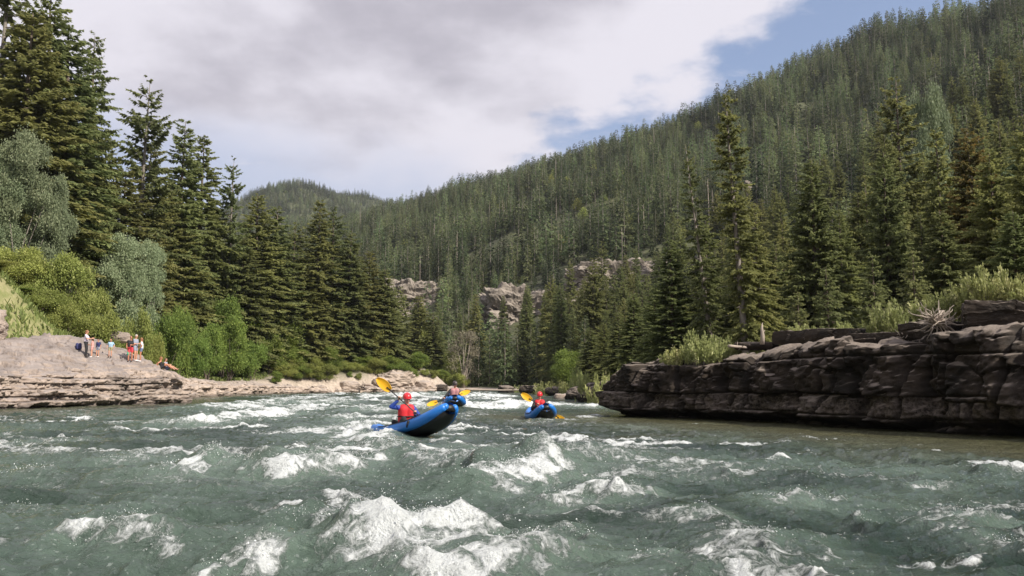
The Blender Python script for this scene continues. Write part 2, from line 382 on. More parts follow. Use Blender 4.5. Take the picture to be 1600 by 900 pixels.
# crests given by photo points on the water plane: (px0,py0,px1,py1, amp, width, foam, foam width)
CR = [(575, 872, 700, 850, .36, .42, 1.08, .46), (620, 905, 690, 880, .15, .5, 1.1, .5),
      (745, 765, 850, 742, .42, .62, 1.12, .58), (850, 738, 950, 728, .34, .6, .55, .22), (650, 722, 745, 738, .2, .5, .75, .35),
      (260, 752, 335, 735, .22, .55, 1.0, .40), (335, 735, 400, 738, .30, .5, .8, .3),
      (418, 745, 500, 740, .24, .5, 1.1, .42), (500, 738, 590, 725, .28, .6, .95, .4),
      (860, 782, 935, 778, .16, .35, 1.0, .3), (950, 778, 1000, 772, .22, .3, 1.15, .28),
      (445, 838, 520, 830, .22, .4, .65, .2), (505, 835, 560, 875, .12, .3, .6, .14),
      (125, 852, 225, 852, .14, .35, 1.0, .26), (225, 858, 275, 868, .1, .3, .8, .16),
      (1190, 792, 1295, 784, .12, .35, .95, .22), (1470, 823, 1560, 822, .12, .32, 1.0, .22), (1130, 852, 1225, 872, .12, .3, .72, .15),
      (795, 897, 850, 884, .28, .38, .85, .28), (700, 903, 745, 900, .10, .3, .4, .2), (985, 885, 1035, 888, .08, .25, .9, .14), (325, 895, 400, 890, .14, .3, 1.0, .25), (405, 890, 435, 882, .18, .22, 1.0, .16),
      (170, 728, 225, 724, .12, .4, .8, .4), (560, 700, 640, 706, .2, .6, .8, .55), (560, 668, 592, 690, .22, .7, 1.2, .9), (600, 694, 700, 688, .05, .4, .9, .4),
      (1075, 815, 1110, 812, .1, .25, .8, .16), (875, 832, 935, 842, .1, .25, .7, .14), (1440, 762, 1475, 762, .06, .3, .7, .22), (1340, 815, 1370, 818, .05, .2, .7, .12),
      (-40, 700, 110, 696, .12, .5, .6, .4), (0, 750, 70, 750, .12, .4, .6, .25), (20, 790, 60, 800, .05, .3, .6, .12),
      (300, 662, 400, 650, .3, 1.2, 1.2, 1.2), (400, 648, 470, 642, .3, 1.2, 1.1, 1.3), (310, 642, 440, 632, .3, 1.5, 1.0, 1.6), (470, 634, 560, 628, .3, 1.5, .8, 1.6),
      (718, 641, 800, 636, .38, 1.3, 1.3, 1.3), (800, 634, 935, 636, .25, 1.2, 1.1, 1.0), (560, 646, 660, 642, .3, 1.3, .9, 1.0), (520, 660, 580, 655, .2, .9, 1.0, .8),
      (690, 622, 780, 620, .3, 2, 1.0, 2.0), (640, 619, 700, 618, .3, 2, .8, 2.), (840, 660, 935, 656, .1, .7, .6, .5), (895, 655, 935, 650, .1, .6, .9, .5),
      (1540, 858, 1620, 885, .1, .3, .8, .12), (1290, 868, 1350, 890, .06, .25, .5, .1), (1020, 760, 1030, 762, .05, .2, .5, .1), (740, 688, 830, 690, .1, .6, .25, .3), (1080, 664, 1110, 664, .04, .4, .6, .2)]
CRW = []
for a in CR:
    p0 = W(a[0], a[1])[:2]; p1 = W(a[2], a[3])[:2]
    CRW.append((p0, p1) + a[4:])
KAY2 = P(709, 641, 34.0)[:2]; KAY1 = P(645, 683, 21.0)[:2]; KAY3 = P(845, 655, 31.0)[:2]
def water(x, y, full=True):
    dL = pdist(x, y, LB); dR = -pdist(x, y, RB)
    G = sst(.5, 9, -dR) * .85 + .15; G = G * (.35 + .65 * sst(2, 13, -dL))
    G = np.where((y > 34) & (dR > -6), G * .8, G)
    wx = (fbm(x / 2.5, y / 2.5, 40, 2) - .5) * 1.6; wy = (fbm(x / 2.5, y / 2.5, 44, 2) - .5) * 1.2
    a = n2((x + wx) / 2.9, (y + wy) / 1.5, 50); r1 = 1 - np.abs(2 * a - 1)
    a = n2((x + wx * .6) / 1.25 + 5, (y + wy * .6) / .72, 51); r2 = 1 - np.abs(2 * a - 1)
    a = n2((x + wx * .5) / .5 + 9, (y + wy * .5) / .32, 52); r3 = 1 - np.abs(2 * a - 1)
    a = n2((x + wx * .3) / .22 + 9, (y + wy * .3) / .15, 53); r4 = 1 - np.abs(2 * a - 1)
    sw = fbm(x / 6, y / 4, 60, 2) - .5
    farm = 1 + .8 * sst(25, 70, y)
    h = G * (.22 * sw * farm + .125 * (r1 ** 2.2 - .33) * farm + .105 * (r2 ** 2 - .36) + .070 * (r3 ** 1.7 - .42)) + (.35 + .65 * G) * (.040 * (r4 ** 1.5 - .4) + .018 * (1 - np.abs(2 * n2(x / .10 + wx, y / .07, 54) - 1) - .5))
    foamb = G * sst(.68, .98, r1) * sst(.46, .62, fbm(x / 3.5, y / 2.5, 66, 2)) * .65
    foamb = foamb + G * sst(.50, .72, fbm((x + wx) / 1.5, (y + wy) / .6, 70, 3)) * .42
    foamb = foamb + sst(26, 60, y) * G * sst(.45, .62, fbm(x / 6, y / 1.6 / (1 + y / 60), 77, 3)) * .55
    fil = np.exp(-(np.abs(fbm((x + wx) / 1.1, (y + wy) / .55, 85, 3) - .5) / .020) ** 2); foamb = foamb + G * fil * .62 * sst(.42, .6, fbm(x / 4, y / 2.4, 87, 2))
    aer = G * sst(.40, .72, fbm(x / 5, y / 3.2, 80, 3)) * .34
    k2 = np.exp(-(((x - KAY2[0]) / 2.2) ** 2 + ((y - KAY2[1]) / 1.8) ** 2)); h = h * (1 - k2) + .42 * k2
    for k, (kx, ky) in enumerate((KAY1, KAY3)):
        k1 = np.exp(-(((x - kx) / 1.3) ** 2 + ((y - ky) / 1.2) ** 2)); h = h * (1 - k1) + (.02 if k == 0 else -.02) * k1
    lump = fbm(x / .16, y / .16, 90, 3) if full else .5
    for (p0, p1, A, w, fo, fw) in CRW:
        d = p1 - p0; L = math.hypot(*d); d = d / L
        m = (np.abs(x - (p0[0] + p1[0]) / 2) < L / 2 + 4 * max(w, fw) + 1) & (np.abs(y - (p0[1] + p1[1]) / 2) < L / 2 + 4 * max(w, fw) + 1)
        if not m.any(): continue
        xx, yy = x[m], y[m]
        s = (xx - p0[0]) * d[0] + (yy - p0[1]) * d[1]; e = -(xx - p0[0]) * d[1] + (yy - p0[1]) * d[0]
        e = e + (n2(xx / .8 / max(w, .5), yy / .8 / max(w, .5), 91) - .5) * w * 1.1
        over = np.maximum(0, np.maximum(-s, s - L)); end = np.exp(-(over / (w * 1.1)) ** 2)
        prof = np.where(e > 0, np.exp(-(e / (w * 1.25)) ** 2), np.exp(-(e / (w * .75)) ** 2))   # steeper towards the camera
        hm = A * .68 * prof * end
        h[m] += hm * (.8 + .4 * n2(xx / .5, yy / .5, 92))
        ef = e + fw * .35
        fp = fo * np.exp(-(ef / fw) ** 2) * np.exp(-(over / (fw * 1.0)) ** 2)
        bk = fbm((xx + wx[m] * .3) / (.22 + fw * .45), (yy + wy[m] * .3) / (.16 + fw * .3), 95, 4, .6); fp = fp * np.clip(.30 + 1.75 * (bk - .22), 0, 1.2)
        foamb[m] = np.maximum(foamb[m], fp)
        aer[m] = np.maximum(aer[m], .6 * min(1, fo) * np.exp(-(ef / (fw * 2.4)) ** 2) * np.exp(-(over / (fw * 2)) ** 2))
    calm = sst(9, 14, y)
    foam = np.clip(foamb, 0, 1.3)
    if full: h = h + np.clip(foam - .35, 0, 1) * (lump - .42) * .20
    shallow = sst(-9.5, -1.5, dR + (fbm(x / 3, y / 1.5, 98, 3) - .5) * 5) * .8 * (1 - sst(30, 40, y))
    shallow = np.maximum(shallow, .6 * sst(-5, -.5, dL))
    return h, foam, aer, shallow
us = np.linspace(-1.15, 1.15, 1700); yv = [-6.0]
while yv[-1] < 330: yv.append(yv[-1] + max(.022, .0048 * (abs(yv[-1]) + 2.0)))
yv = np.array(yv)
Yw, U = np.meshgrid(yv, us, indexing='ij'); Xw = U * (np.abs(Yw) + 14)
h, fo, ae, shl = water(Xw, Yw)
wat = obj('water', mesh_np('water', np.stack([Xw, Yw, h], -1).reshape(-1, 3), grid_faces(len(yv), len(us)), wm, True, {'foam': fo, 'aer': ae, 'shallow': shl}))
tag(wat, kind='structure')
print('WATER', Xw.shape)
def wz(x, y): return float(water(np.array([float(x)]), np.array([float(y)]), False)[0][0])

# spray: droplets thrown up by the breaking crests (one mass nobody could count)
oct_v = np.array([(1, 0, 0), (-1, 0, 0), (0, 1, 0), (0, -1, 0), (0, 0, 1), (0, 0, -1)], float)
oct_f = np.array([(0, 2, 4), (2, 1, 4), (1, 3, 4), (3, 0, 4), (2, 0, 5), (1, 2, 5), (3, 1, 5), (0, 3, 5)])
C_, S_ = [], []
for (p0, p1, A, w, fo_, fw) in CRW:
    ym = (p0[1] + p1[1]) / 2; L = math.hypot(*(p1 - p0))
    if ym > 26 or fo_ < .6: continue
    n = int(900 * L * A * fo_ * min(1.6, 10 / ym) + 30)
    t_ = rng.uniform(-.05, 1.05, n); cl = rng.normal(0, 1, (n, 2)) * fw * .30
    base = p0 + (p1 - p0) * t_[:, None] + cl; base[:, 1] -= fw * .2
    # jets: cluster lift so that spray stands in tongues
    j = n2(t_ * L / .12 + p0[0] * 7, np.full(n, p0[1]), 7); lift = rng.exponential(1, n) * (.02 + A * .33 * np.clip(j - .45, 0, 1) * 2) * np.exp(-(np.linalg.norm(cl, axis=1) / fw) ** 2)
    hz = water(base[:, 0], base[:, 1], True)[0]
    C_.append(np.column_stack([base, hz + lift + .004])); S_.append(rng.uniform(.0012, .0034, n) * (1 + rng.exponential(.3, n)) * min(2.2, max(1, ym / 8)))
C_ = np.vstack(C_); S_ = np.concatenate(S_)
sv = C_[:, None] + oct_v[None] * S_[:, None, None] * rng.uniform(.6, 1.5, (len(C_), 1, 3))
sf = (oct_f[None] + 6 * np.arange(len(C_))[:, None, None]).reshape(-1, 3)
M['spray'] = simple('white_water', (.74, .77, .79), .35, .05, 30)
sp = obj('spray', mesh_np('spray', sv.reshape(-1, 3), sf, M['spray'], True))
tag(sp, 'white droplets thrown up from the breaking crests of the rapids', 'spray', kind='stuff')
print('SPRAY', len(C_))

# ------------------------------------------------------------------ rock ledges
def facets(u, v, seed):
    """angular plates: each cell a flat face with its own offset and tilt; also the closeness to a cell border"""
    iu, iv = np.floor(u), np.floor(v); b1 = np.full(u.shape, 9.); b2 = np.full(u.shape, 9.); val = np.zeros(u.shape)
    for du in (-1, 0, 1):
        for dv in (-1, 0, 1):
            cu, cv = iu + du, iv + dv; px_ = cu + .15 + .7 * _h(cu, cv, 1, seed); py_ = cv + .15 + .7 * _h(cu, cv, 2, seed)
            d = np.hypot(u - px_, v - py_); f = (_h(cu, cv, 3, seed) - .5) + (u - px_) * (_h(cu, cv, 4, seed) - .5) * 1.3 + (v - py_) * (_h(cu, cv, 5, seed) - .5) * 1.3
            n = d < b1; b2 = np.where(n, b1, np.minimum(b2, d)); val = np.where(n, f, val); b1 = np.where(n, d, b1)
    return val, b2 - b1
def chaikin(p, k=2):
    p = np.asarray(p, float)
    for _ in range(k):
        q = np.empty((2 * len(p), p.shape[1])); q[0] = p[0]; q[-1] = p[-1]
        q[1:-1:2] = .75 * p[:-1] + .25 * p[1:]; q[2:-1:2] = .25 * p[:-1] + .75 * p[1:]; p = q
    return p
def ledge(name, path, mat, seed, ds=.045, dz=.035, beds=None, depth=7, off=.5, batter=.12, rise_noise=.25, step=0.0, side=1, cuts=(), under=.45, jw=(1.0, 3.2), warp=.25, down=1.5, vjd=.12):
    """path rows: x, y, top z of the face, rise per metre inland"""
    pth = chaikin(path, 2); seg = np.linalg.norm(np.diff(pth[:, :2], axis=0), axis=1); cum = np.concatenate([[0], np.cumsum(seg)])
    s = np.arange(0, cum[-1], ds); g = [np.interp(s, cum, pth[:, k]) for k in range(4)]
    tx = np.gradient(g[0]); ty = np.gradient(g[1]); l = np.hypot(tx, ty) + 1e-9
    ks = max(3, int(1.2 / ds)); ker = np.ones(ks) / ks
    nx = np.convolve(np.pad(side * ty / l, ks // 2, mode='edge'), ker, 'same')[ks // 2:ks // 2 + len(s)]
    ny = np.convolve(np.pad(-side * tx / l, ks // 2, mode='edge'), ker, 'same')[ks // 2:ks // 2 + len(s)]
    l = np.hypot(nx, ny) + 1e-9; nx /= l; ny /= l
    rg = np.random.default_rng(seed); top = g[2] + (fbm(s / 1.3, s * 0, seed, 4) - .5) * rise_noise * 2
    # blocky notches in the top edge
    cellx = np.cumsum(rg.uniform(.6, 2.6, 200)); top = top - rg.choice([0, 0, .12, .28], 201)[np.searchsorted(cellx, s)] * rise_noise * 2
    nf = int(max(g[2]) / dz) + 14; tt = np.linspace(0, 1, nf); kt = int(depth / (ds * 1.8)) ; dd = (np.linspace(0, 1, kt + 1)[1:]) ** 1.5 * depth
    S, T = np.meshgrid(s, tt, indexing='ij'); zf = -.7 + (top[:, None] + .7) * T
    beds = np.array(beds); 
    zw = zf + (fbm(S / 3.2, zf * .3, seed + 3, 3) - .5) * warp
    bi = np.searchsorted(beds, zw); bl = np.concatenate([[-1], beds, [beds[-1] + 1]])
    edge_z = np.minimum(np.abs(zw - bl[bi]), np.abs(bl[np.minimum(bi + 1, len(bl) - 1)] - zw))
    joints = [np.cumsum(rg.uniform(jw[0], jw[1], int(cum[-1] / jw[0]) + 8)) - rg.uniform(0, 2) for _ in range(len(beds) + 1)]
    offs = [rg.uniform(-.5, .5, len(j) + 1) for j in joints]
    O = np.zeros_like(S); E = np.full_like(S, 9.)
    sj = S + (fbm(S * .8, zf * 2.2, seed + 5, 3) - .5) * .5
    for b in range(len(beds) + 1):
        m = bi == b
        if not m.any(): continue
        j = joints[b]; k = np.searchsorted(j, sj[m]); O[m] = offs[b][k] * off + (.12 * off if b % 2 else -.12 * off)
        jp = np.concatenate([[-9], j, [1e3]]); E[m] = np.minimum(np.abs(sj[m] - jp[k]), np.abs(jp[np.minimum(k + 1, len(jp) - 1)] - sj[m]))
    crackv = np.maximum(np.exp(-(E / .045) ** 2) * sst(.3, .5, fbm(S * .9, zf * .8, seed + 8, 2) + .1), .9 * np.exp(-(edge_z / .03) ** 2) * sst(.35, .6, fbm(S * .7, zf * 2, seed + 7, 2) + .12))
    rough = (fbm(S * 1.1, zf * 2.0, seed + 9, 6, .62) - .5) * 1.5 + (np.abs(fbm(S * .9 + 7, zf * .7, seed + 10, 3) - .5) * 2 - .3) * .8
    ju = S + (fbm(S * 2, zf * 2, seed + 31, 3) - .5) * .5; jv = zw + (fbm(S * 2 + 9, zf * 2, seed + 32, 3) - .5) * .3
    f1, e1 = facets(ju / 1.15, jv / .85, seed + 33); f2, e2 = facets(ju / .38, jv / .30, seed + 34)
    crackv = np.maximum(crackv, .8 * np.exp(-(e1 / .04) ** 2) * sst(.45, .6, fbm(S, zf, seed + 35, 2)))
    o = O * .8 + f1 * off * .85 + f2 * off * .34 + facets(ju / .17, jv / .12, seed + 36)[0] * off * .15 + rough * off * .45 - crackv * .24 - batter * np.clip(zf, 0, 9) + (fbm(S / 4, zf / 2, seed + 11, 2) - .5) * off * 1.1
    o = o - under * (1 - sst(.12, .42, zf + (fbm(S, S * 0, seed + 2, 3) - .5) * .35))
    vj = np.cumsum(rg.uniform(.5, 2.4, 200)); sv_ = S + (zf - 1) * .12 + (fbm(S * .6, zf * .9, seed + 51, 4) - .5) * .55; kv = np.searchsorted(vj, sv_); vjp = np.concatenate([[-9], vj, [1e3]]); ev = np.minimum(np.abs(sv_ - vjp[kv]), np.abs(vjp[kv + 1] - sv_))
    vst = rg.uniform(0, 1, 210)[kv]; o = o - vjd * np.exp(-(ev / (.03 + .05 * vst)) ** 2) * (vst > .25) + (vst - .5) * vjd * 1.1; crackv = np.maximum(crackv, np.exp(-(ev / .05) ** 2) * (vst > .25) * min(1, vjd * 4))
    for (s0, wd, dp) in cuts: o = o - dp * np.exp(-((S - s0 - (zf - 1) * .25) / wd) ** 2) * sst(-.2, .8, zf)
    endt = sst(0, .8, s) 
    round_ = np.clip((T - .93) / .07, 0, 1) ** 2 * .12
    o = o - round_
    FX = g[0][:, None] + nx[:, None] * o; FY = g[1][:, None] + ny[:, None] * o
    o_e = o[:, -1][:, None]
    D = dd[None, :]; SX = np.repeat(s[:, None], len(dd), 1)
    TXp = g[0][:, None] + nx[:, None] * (o_e * np.exp(-D) - D); TYp = g[1][:, None] + ny[:, None] * (o_e * np.exp(-D) - D)
    zt = top[:, None] * np.exp(-D / 1.5) + (g[2][:, None]) * (1 - np.exp(-D / 1.5)) + g[3][:, None] * D
    lump = (fbm(TXp / 1.1, TYp / 1.1, seed + 20, 5, .55) - .5) * rise_noise * 1.6 * (1 - np.exp(-D / .5))
    if step > 0:
        zz = (zt + lump * 2.2 + (fbm(TXp / 4, TYp / 4, seed + 27, 3) - .5) * 1.2) / (step * (1 + .0 * zt)); fr = zz - np.floor(zz); zt2 = (np.floor(zz) + sst(.72, 1, fr)) * step; w = (1 - np.exp(-D / .8)) * .55; zt = zt * (1 - w) + lump * .9 * w + zt2 * w - .22 * np.exp(-(np.abs(fbm(TXp / 2.6, TYp / 2.6, seed + 29, 3) - .5) / .022) ** 2) * w + (fbm(TXp * 2, TYp * 2, seed + 23, 3) - .5) * .06; crt = np.exp(-((fr - .86) / .07) ** 2) * w * .8
    else: zt = zt + lump; crt = np.zeros_like(zt)
    t1, te1 = facets(TXp / 1.9 + fbm(TXp, TYp, seed + 41, 3), TYp / 1.3, seed + 40); t2, te2 = facets(TXp / .6, TYp / .5 + fbm(TXp, TYp, seed + 43, 3), seed + 42)
    wt = 1 - np.exp(-D / .35); zt = zt + (t1 * .30 + t2 * .09) * wt * min(1, rise_noise * 4); crt = np.maximum(crt, np.exp(-(te1 / .035) ** 2) * wt * .8); zt = zt - np.exp(-(te1 / .04) ** 2) * wt * .07
    zt = zt - down * sst(.85, 1, D / depth)
    V = np.concatenate([np.stack([FX, FY, zf], -1), np.stack([TXp, TYp, zt], -1)], 1)
    cr = np.concatenate([crackv, crt], 1); nr_, nc_ = V.shape[:2]
    Fc = grid_faces(nr_, nc_)
    if side < 0: Fc = Fc[:, ::-1]
    # end skirts are buried by pulling the first and last rows back into the bank
    return obj(name, mesh_np(name, V.reshape(-1, 3), Fc, mat, False, {'crack': cr}))
# right: from the downstream end (outside the frame) to the upstream tip
pr = [(30, 2, 2.6, .05), (20, 9, 2.7, .05), (15.5, 14.5, 2.75, .05), (13.5, 17.8, 3.05, .04), (12.4, 19.6, 2.95, .04), (11.2, 21.6, 2.75, .04), (10.6, 22.7, 2.25, .04), (9.9, 24.6, 2.70, .04), (8.9, 26.9, 2.62, .05), (7.9, 28.6, 2.35, .05), (7.1, 29.9, 2.25, .04), (5.2, 32.1, 2.3, .04), (4.2, 33.4, 2.15, .04), (3.8, 34.6, 1.7, .03), (4.6, 36.8, 1.3, .02), (6.5, 40, .8, .02)]
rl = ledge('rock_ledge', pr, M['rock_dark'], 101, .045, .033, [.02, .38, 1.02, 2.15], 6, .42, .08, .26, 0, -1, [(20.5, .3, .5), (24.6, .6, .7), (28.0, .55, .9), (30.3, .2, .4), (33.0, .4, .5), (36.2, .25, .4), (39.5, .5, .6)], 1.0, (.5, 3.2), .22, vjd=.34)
tag(rl, 'dark brown layered rock ledge rising straight from the river with a flat sunlit top', 'rock ledge')
pl = [(-46, 8, 2.0, .3), (-38, 24, 1.9, .3), (-31, 36, 1.7, .27), (-28.2, 40.5, 1.65, .28), (-26.2, 45, 1.85, .31), (-24.4, 50, 2.15, .36), (-23.0, 54.2, 2.3, .33), (-22.4, 56.5, 2.1, .33), (-23.4, 58.6, 1.5, .3), (-27, 62, 1.3, .25)]
ll = ledge('rock_ledge', pl, M['rock_light'], 131, .06, .04, [.02, .35, .62, 1.0, 1.35, 1.7], 8.5, .5, .35, .16, .42, 1, [(22, .5, .5), (41, .6, .6)], .35, (1.4, 4.5), .3, 2.5)
tag(ll, 'pale pink and grey layered rock shelf under the people standing on the bank', 'rock ledge')
p2 = [(-25.5, 61, .8, .12), (-28.5, 68, 1.5, .12), (-30.5, 76, 1.9, .1), (-32.3, 88, 1.5, .08), (-33, 100, 1.3, .08), (-32.5, 112, 1.2, .08), (-30.5, 120, 1.0, .08)]
l2 = ledge('rock_shelf', p2, M['rock_tan'], 151, .09, .06, [.02, .45, .9, 1.3], 7, .6, .6, .2, .3, 1, [], .2, (1.5, 4.5), .3, 1.5)
tag(l2, 'low tan rock shelf running upstream at the foot of the green bank', 'rock shelf')
# far bank foot
p3 = [(-31.5, 119, .8, .1), (-26, 127, .9, .1), (-20, 131, 1.0, .1), (-14, 135.5, .9, .1), (-9.8, 139, .8, .1), (-9, 145, .8, .1), (-15, 155, .6, .1)]
l3 = ledge('rock_shelf', p3, M['rock_tan'], 161, .16, .09, [.02, .5, .9], 5, .8, 1.0, .3, .3, 1, [], .2, (2, 5), .4, 1.5)
tag(l3, 'low pale gravelly shelf at the far bank behind the kayaks', 'rock shelf')

def boulder(seed, size, mat, name='boulder', sub=5, blocky=.5, rough=.35, vox=1.0):
    import bmesh
    bm = bmesh.new(); bmesh.ops.create_icosphere(bm, subdivisions=sub, radius=1)
    me = bpy.data.meshes.new(name); bm.to_mesh(me); bm.free()
    V = np.empty(len(me.vertices) * 3, np.float32); me.vertices.foreach_get('co', V); V = V.reshape(-1, 3).astype(float)
    # towards a box
    k = np.max(np.abs(V), axis=1)[:, None]; V = V * (1 - blocky) + V / k * .85 * blocky
    nn = V / np.linalg.norm(V, axis=1)[:, None]
    sx = np.array(size); Q = V * sx; un = 2.0 / vox
    h_ = fbm3(Q[:, 0] * .5 * un + seed, Q[:, 1] * .5 * un, Q[:, 2] * .9 * un, seed, 5, .55) - .5
    ci = np.floor(Q[:, 2] * 1.7 * un + h_ * 2) ; hb = _h(np.floor(Q[:, 0] * .6 * un + h_), np.floor(Q[:, 1] * .6 * un), ci.astype(np.int64), seed) - .5
    Q = Q + nn * (h_[:, None] * rough * 2 + hb[:, None] * rough * .45) * min(size)
    me.vertices.foreach_set('co', Q.astype(np.float32).ravel()); me.materials.append(mat)
    at = me.attributes.new('crack', 'FLOAT', 'POINT'); at.data.foreach_set('value', np.clip(-hb * 1.2 - .2, 0, .6).astype(np.float32))
    me.update(); return me
def place_rock(px, py, Y, size, mat, seed, label, cat='boulder', name='boulder', rz=0, sub=5, blocky=.6, rough=.3, vox=1.0):
    """px,py is the middle of the rock as seen"""
    w = P(px, py, Y)
    if px < 760 and Y > 50:
        Y0 = Y
        for Yt in np.arange(48, 150, .5):
            q = P(px, py, Yt)
            if pdist(q[0], Yt, LB) > 1.5 and tz(q[0], Yt) + size[2] * .35 * Yt / Y0 >= q[2]: w = q; size = tuple(v * Yt / Y0 for v in size); break
    o = obj(name, boulder(seed, size, mat, name, sub, blocky, rough, vox), None, w, (0, 0, rz)); return tag(o, label, cat)
place_rock(1575, 493, 22.3, (1.25, 1.5, .44), M['rock_dark'], 3, 'big dark slab capping the near end of the dark ledge', 'rock slab', 'rock_slab', -.5, 6, .93, .42)
place_rock(1455, 518, 24.2, (.8, .8, .3), M['rock_dark'], 13, 'broken dark rock under the driftwood tangle', 'boulder', 'boulder', .4, 6, .7, .5)
place_rock(1290, 527, 29.5, (1.9, 1.3, .30), M['rock_dark'], 4, 'rounded grey slab lying on the middle of the dark ledge', 'rock slab', 'rock_slab', -.9, 6, .85, .4)
place_rock(1378, 530, 26.5, (1.1, .9, .22), M['rock_dark'], 6, 'flat grey slab beside the pale shrub on the dark ledge', 'rock slab', 'rock_slab', -.7, 6, .85, .4)
place_rock(1182, 541, 31, (.9, .8, .16), M['rock_dark'], 5, 'thin sunlit slab next to the small upright stump', 'rock slab', 'rock_slab', -.5, 6, .6, .25)
place_rock(-34, 508, 49.5, (1.5, 1.4, 1.3), M['rock_light'], 7, 'tall grey boulder cut off by the picture edge above the pale shelf', 'boulder', 'boulder', .2, 6, .6, .25)
place_rock(268, 556, 60, (1.6, 1.5, .9), M['rock_light'], 8, 'grey rock rising from the grass behind the seated people', 'boulder', 'boulder', .7, 6, .5, .35)
place_rock(242, 540, 63, (1.3, 1.2, .8), M['rock_light'], 9, 'grey rock half hidden by shrubs uphill of the white shirted person', 'boulder', 'boulder', .2, 6, .5, .35)
place_rock(345, 578, 70, (1.2, 1.0, .45), M['rock_light'], 10, 'small grey rock on the grass where the low tan shelf begins', 'boulder', 'boulder', .2, 5, .5, .35)
place_rock(180, 527, 66, (1.2, 1.0, .5), M['rock_light'], 12, 'pale rock among the bushes above the light blue shirt', 'boulder', 'boulder', .9, 5, .5, .35)
for i, (a, b, Y, s_, l_) in enumerate([(925, 622, 62, .9, 'dark rock at the water line just upstream of the ledge tip'), (905, 617, 70, 1.1, 'brown rock under the pale green shrubs past the ledge tip'), (948, 612, 52, 1.2, 'dark rock wedged behind the upstream tip of the ledge'), (880, 621, 75, .7, 'small pinkish rock on the gravel bar near the right kayak'), (868, 612, 92, 1.0, 'dark rock above the helmet of the right hand kayaker'), (790, 610, 125, 1.3, 'dark low rock on the far right bank'), (826, 609, 110, 1.1, 'brown low rock on the far right bank by the raised paddle blade'), (620, 592, 140, 2.6, 'grey outcrop in the eroded far bank above the raised yellow blade'), (595, 598, 137, 1.6, 'pale rock in the eroded far bank left of the grey outcrop'), (660, 603, 141, 1.5, 'pale rock low in the far bank between the two left kayakers'), (545, 603, 132, 1.4, 'pale rock at the left part of the far bank'), (690, 606, 143, 1.2, 'small pale rock right behind the dark helmeted kayaker')]):
    place_rock(a, b, Y, (s_ * 1.3, s_, s_ * .6), M['rock_dark' if 'dark' in l_ or 'brown' in l_ else 'rock_tan'], 30 + i, l_, rz=i, sub=4, blocky=.4, rough=.4)

# cliffs on the mountain
CL = [(642, 478, 75, 52, 'pale cliff face farthest upstream on the mountain'), (808, 495, 110, 58, 'pale broad cliff in the middle of the mountain'), (962, 444, 150, 40, 'long grey cliff band stepping up to the spruces'), (905, 490, 60, 30, 'small grey cliff between the broad cliff and the long band'), (1175, 300, 28, 22, 'small pale crag behind the tallest spruce'), (1090, 420, 40, 22, 'small grey crag right of the long cliff band')]
cliff_pts = []
for i, (a, b, w_, h2, lab) in enumerate(CL):
    q = pick(a, b, 60)
    if q is None: continue
    sc = q[1] / F; hw, hh_ = w_ * sc * .5, h2 * sc * .5
    n_cr = 5
    root = obj('cliff', boulder(200 + i, (hw * 1.15, hw * .5 + 3, hh_ * 1.35 + 1), M['cliff'], 'cliff', 6, .8, .6, vox=max(4.5, hh_ * .7)), None, (q[0], q[1] + hw * .10, q[2]), (0, 0, math.atan2(-q[0], q[1]) + .35))
    tag(root, lab, 'cliff'); cliff_pts.append((q[0], q[1], hw, a, b, w_, h2)); print('CLIFF', lab, q, hw, hh_)

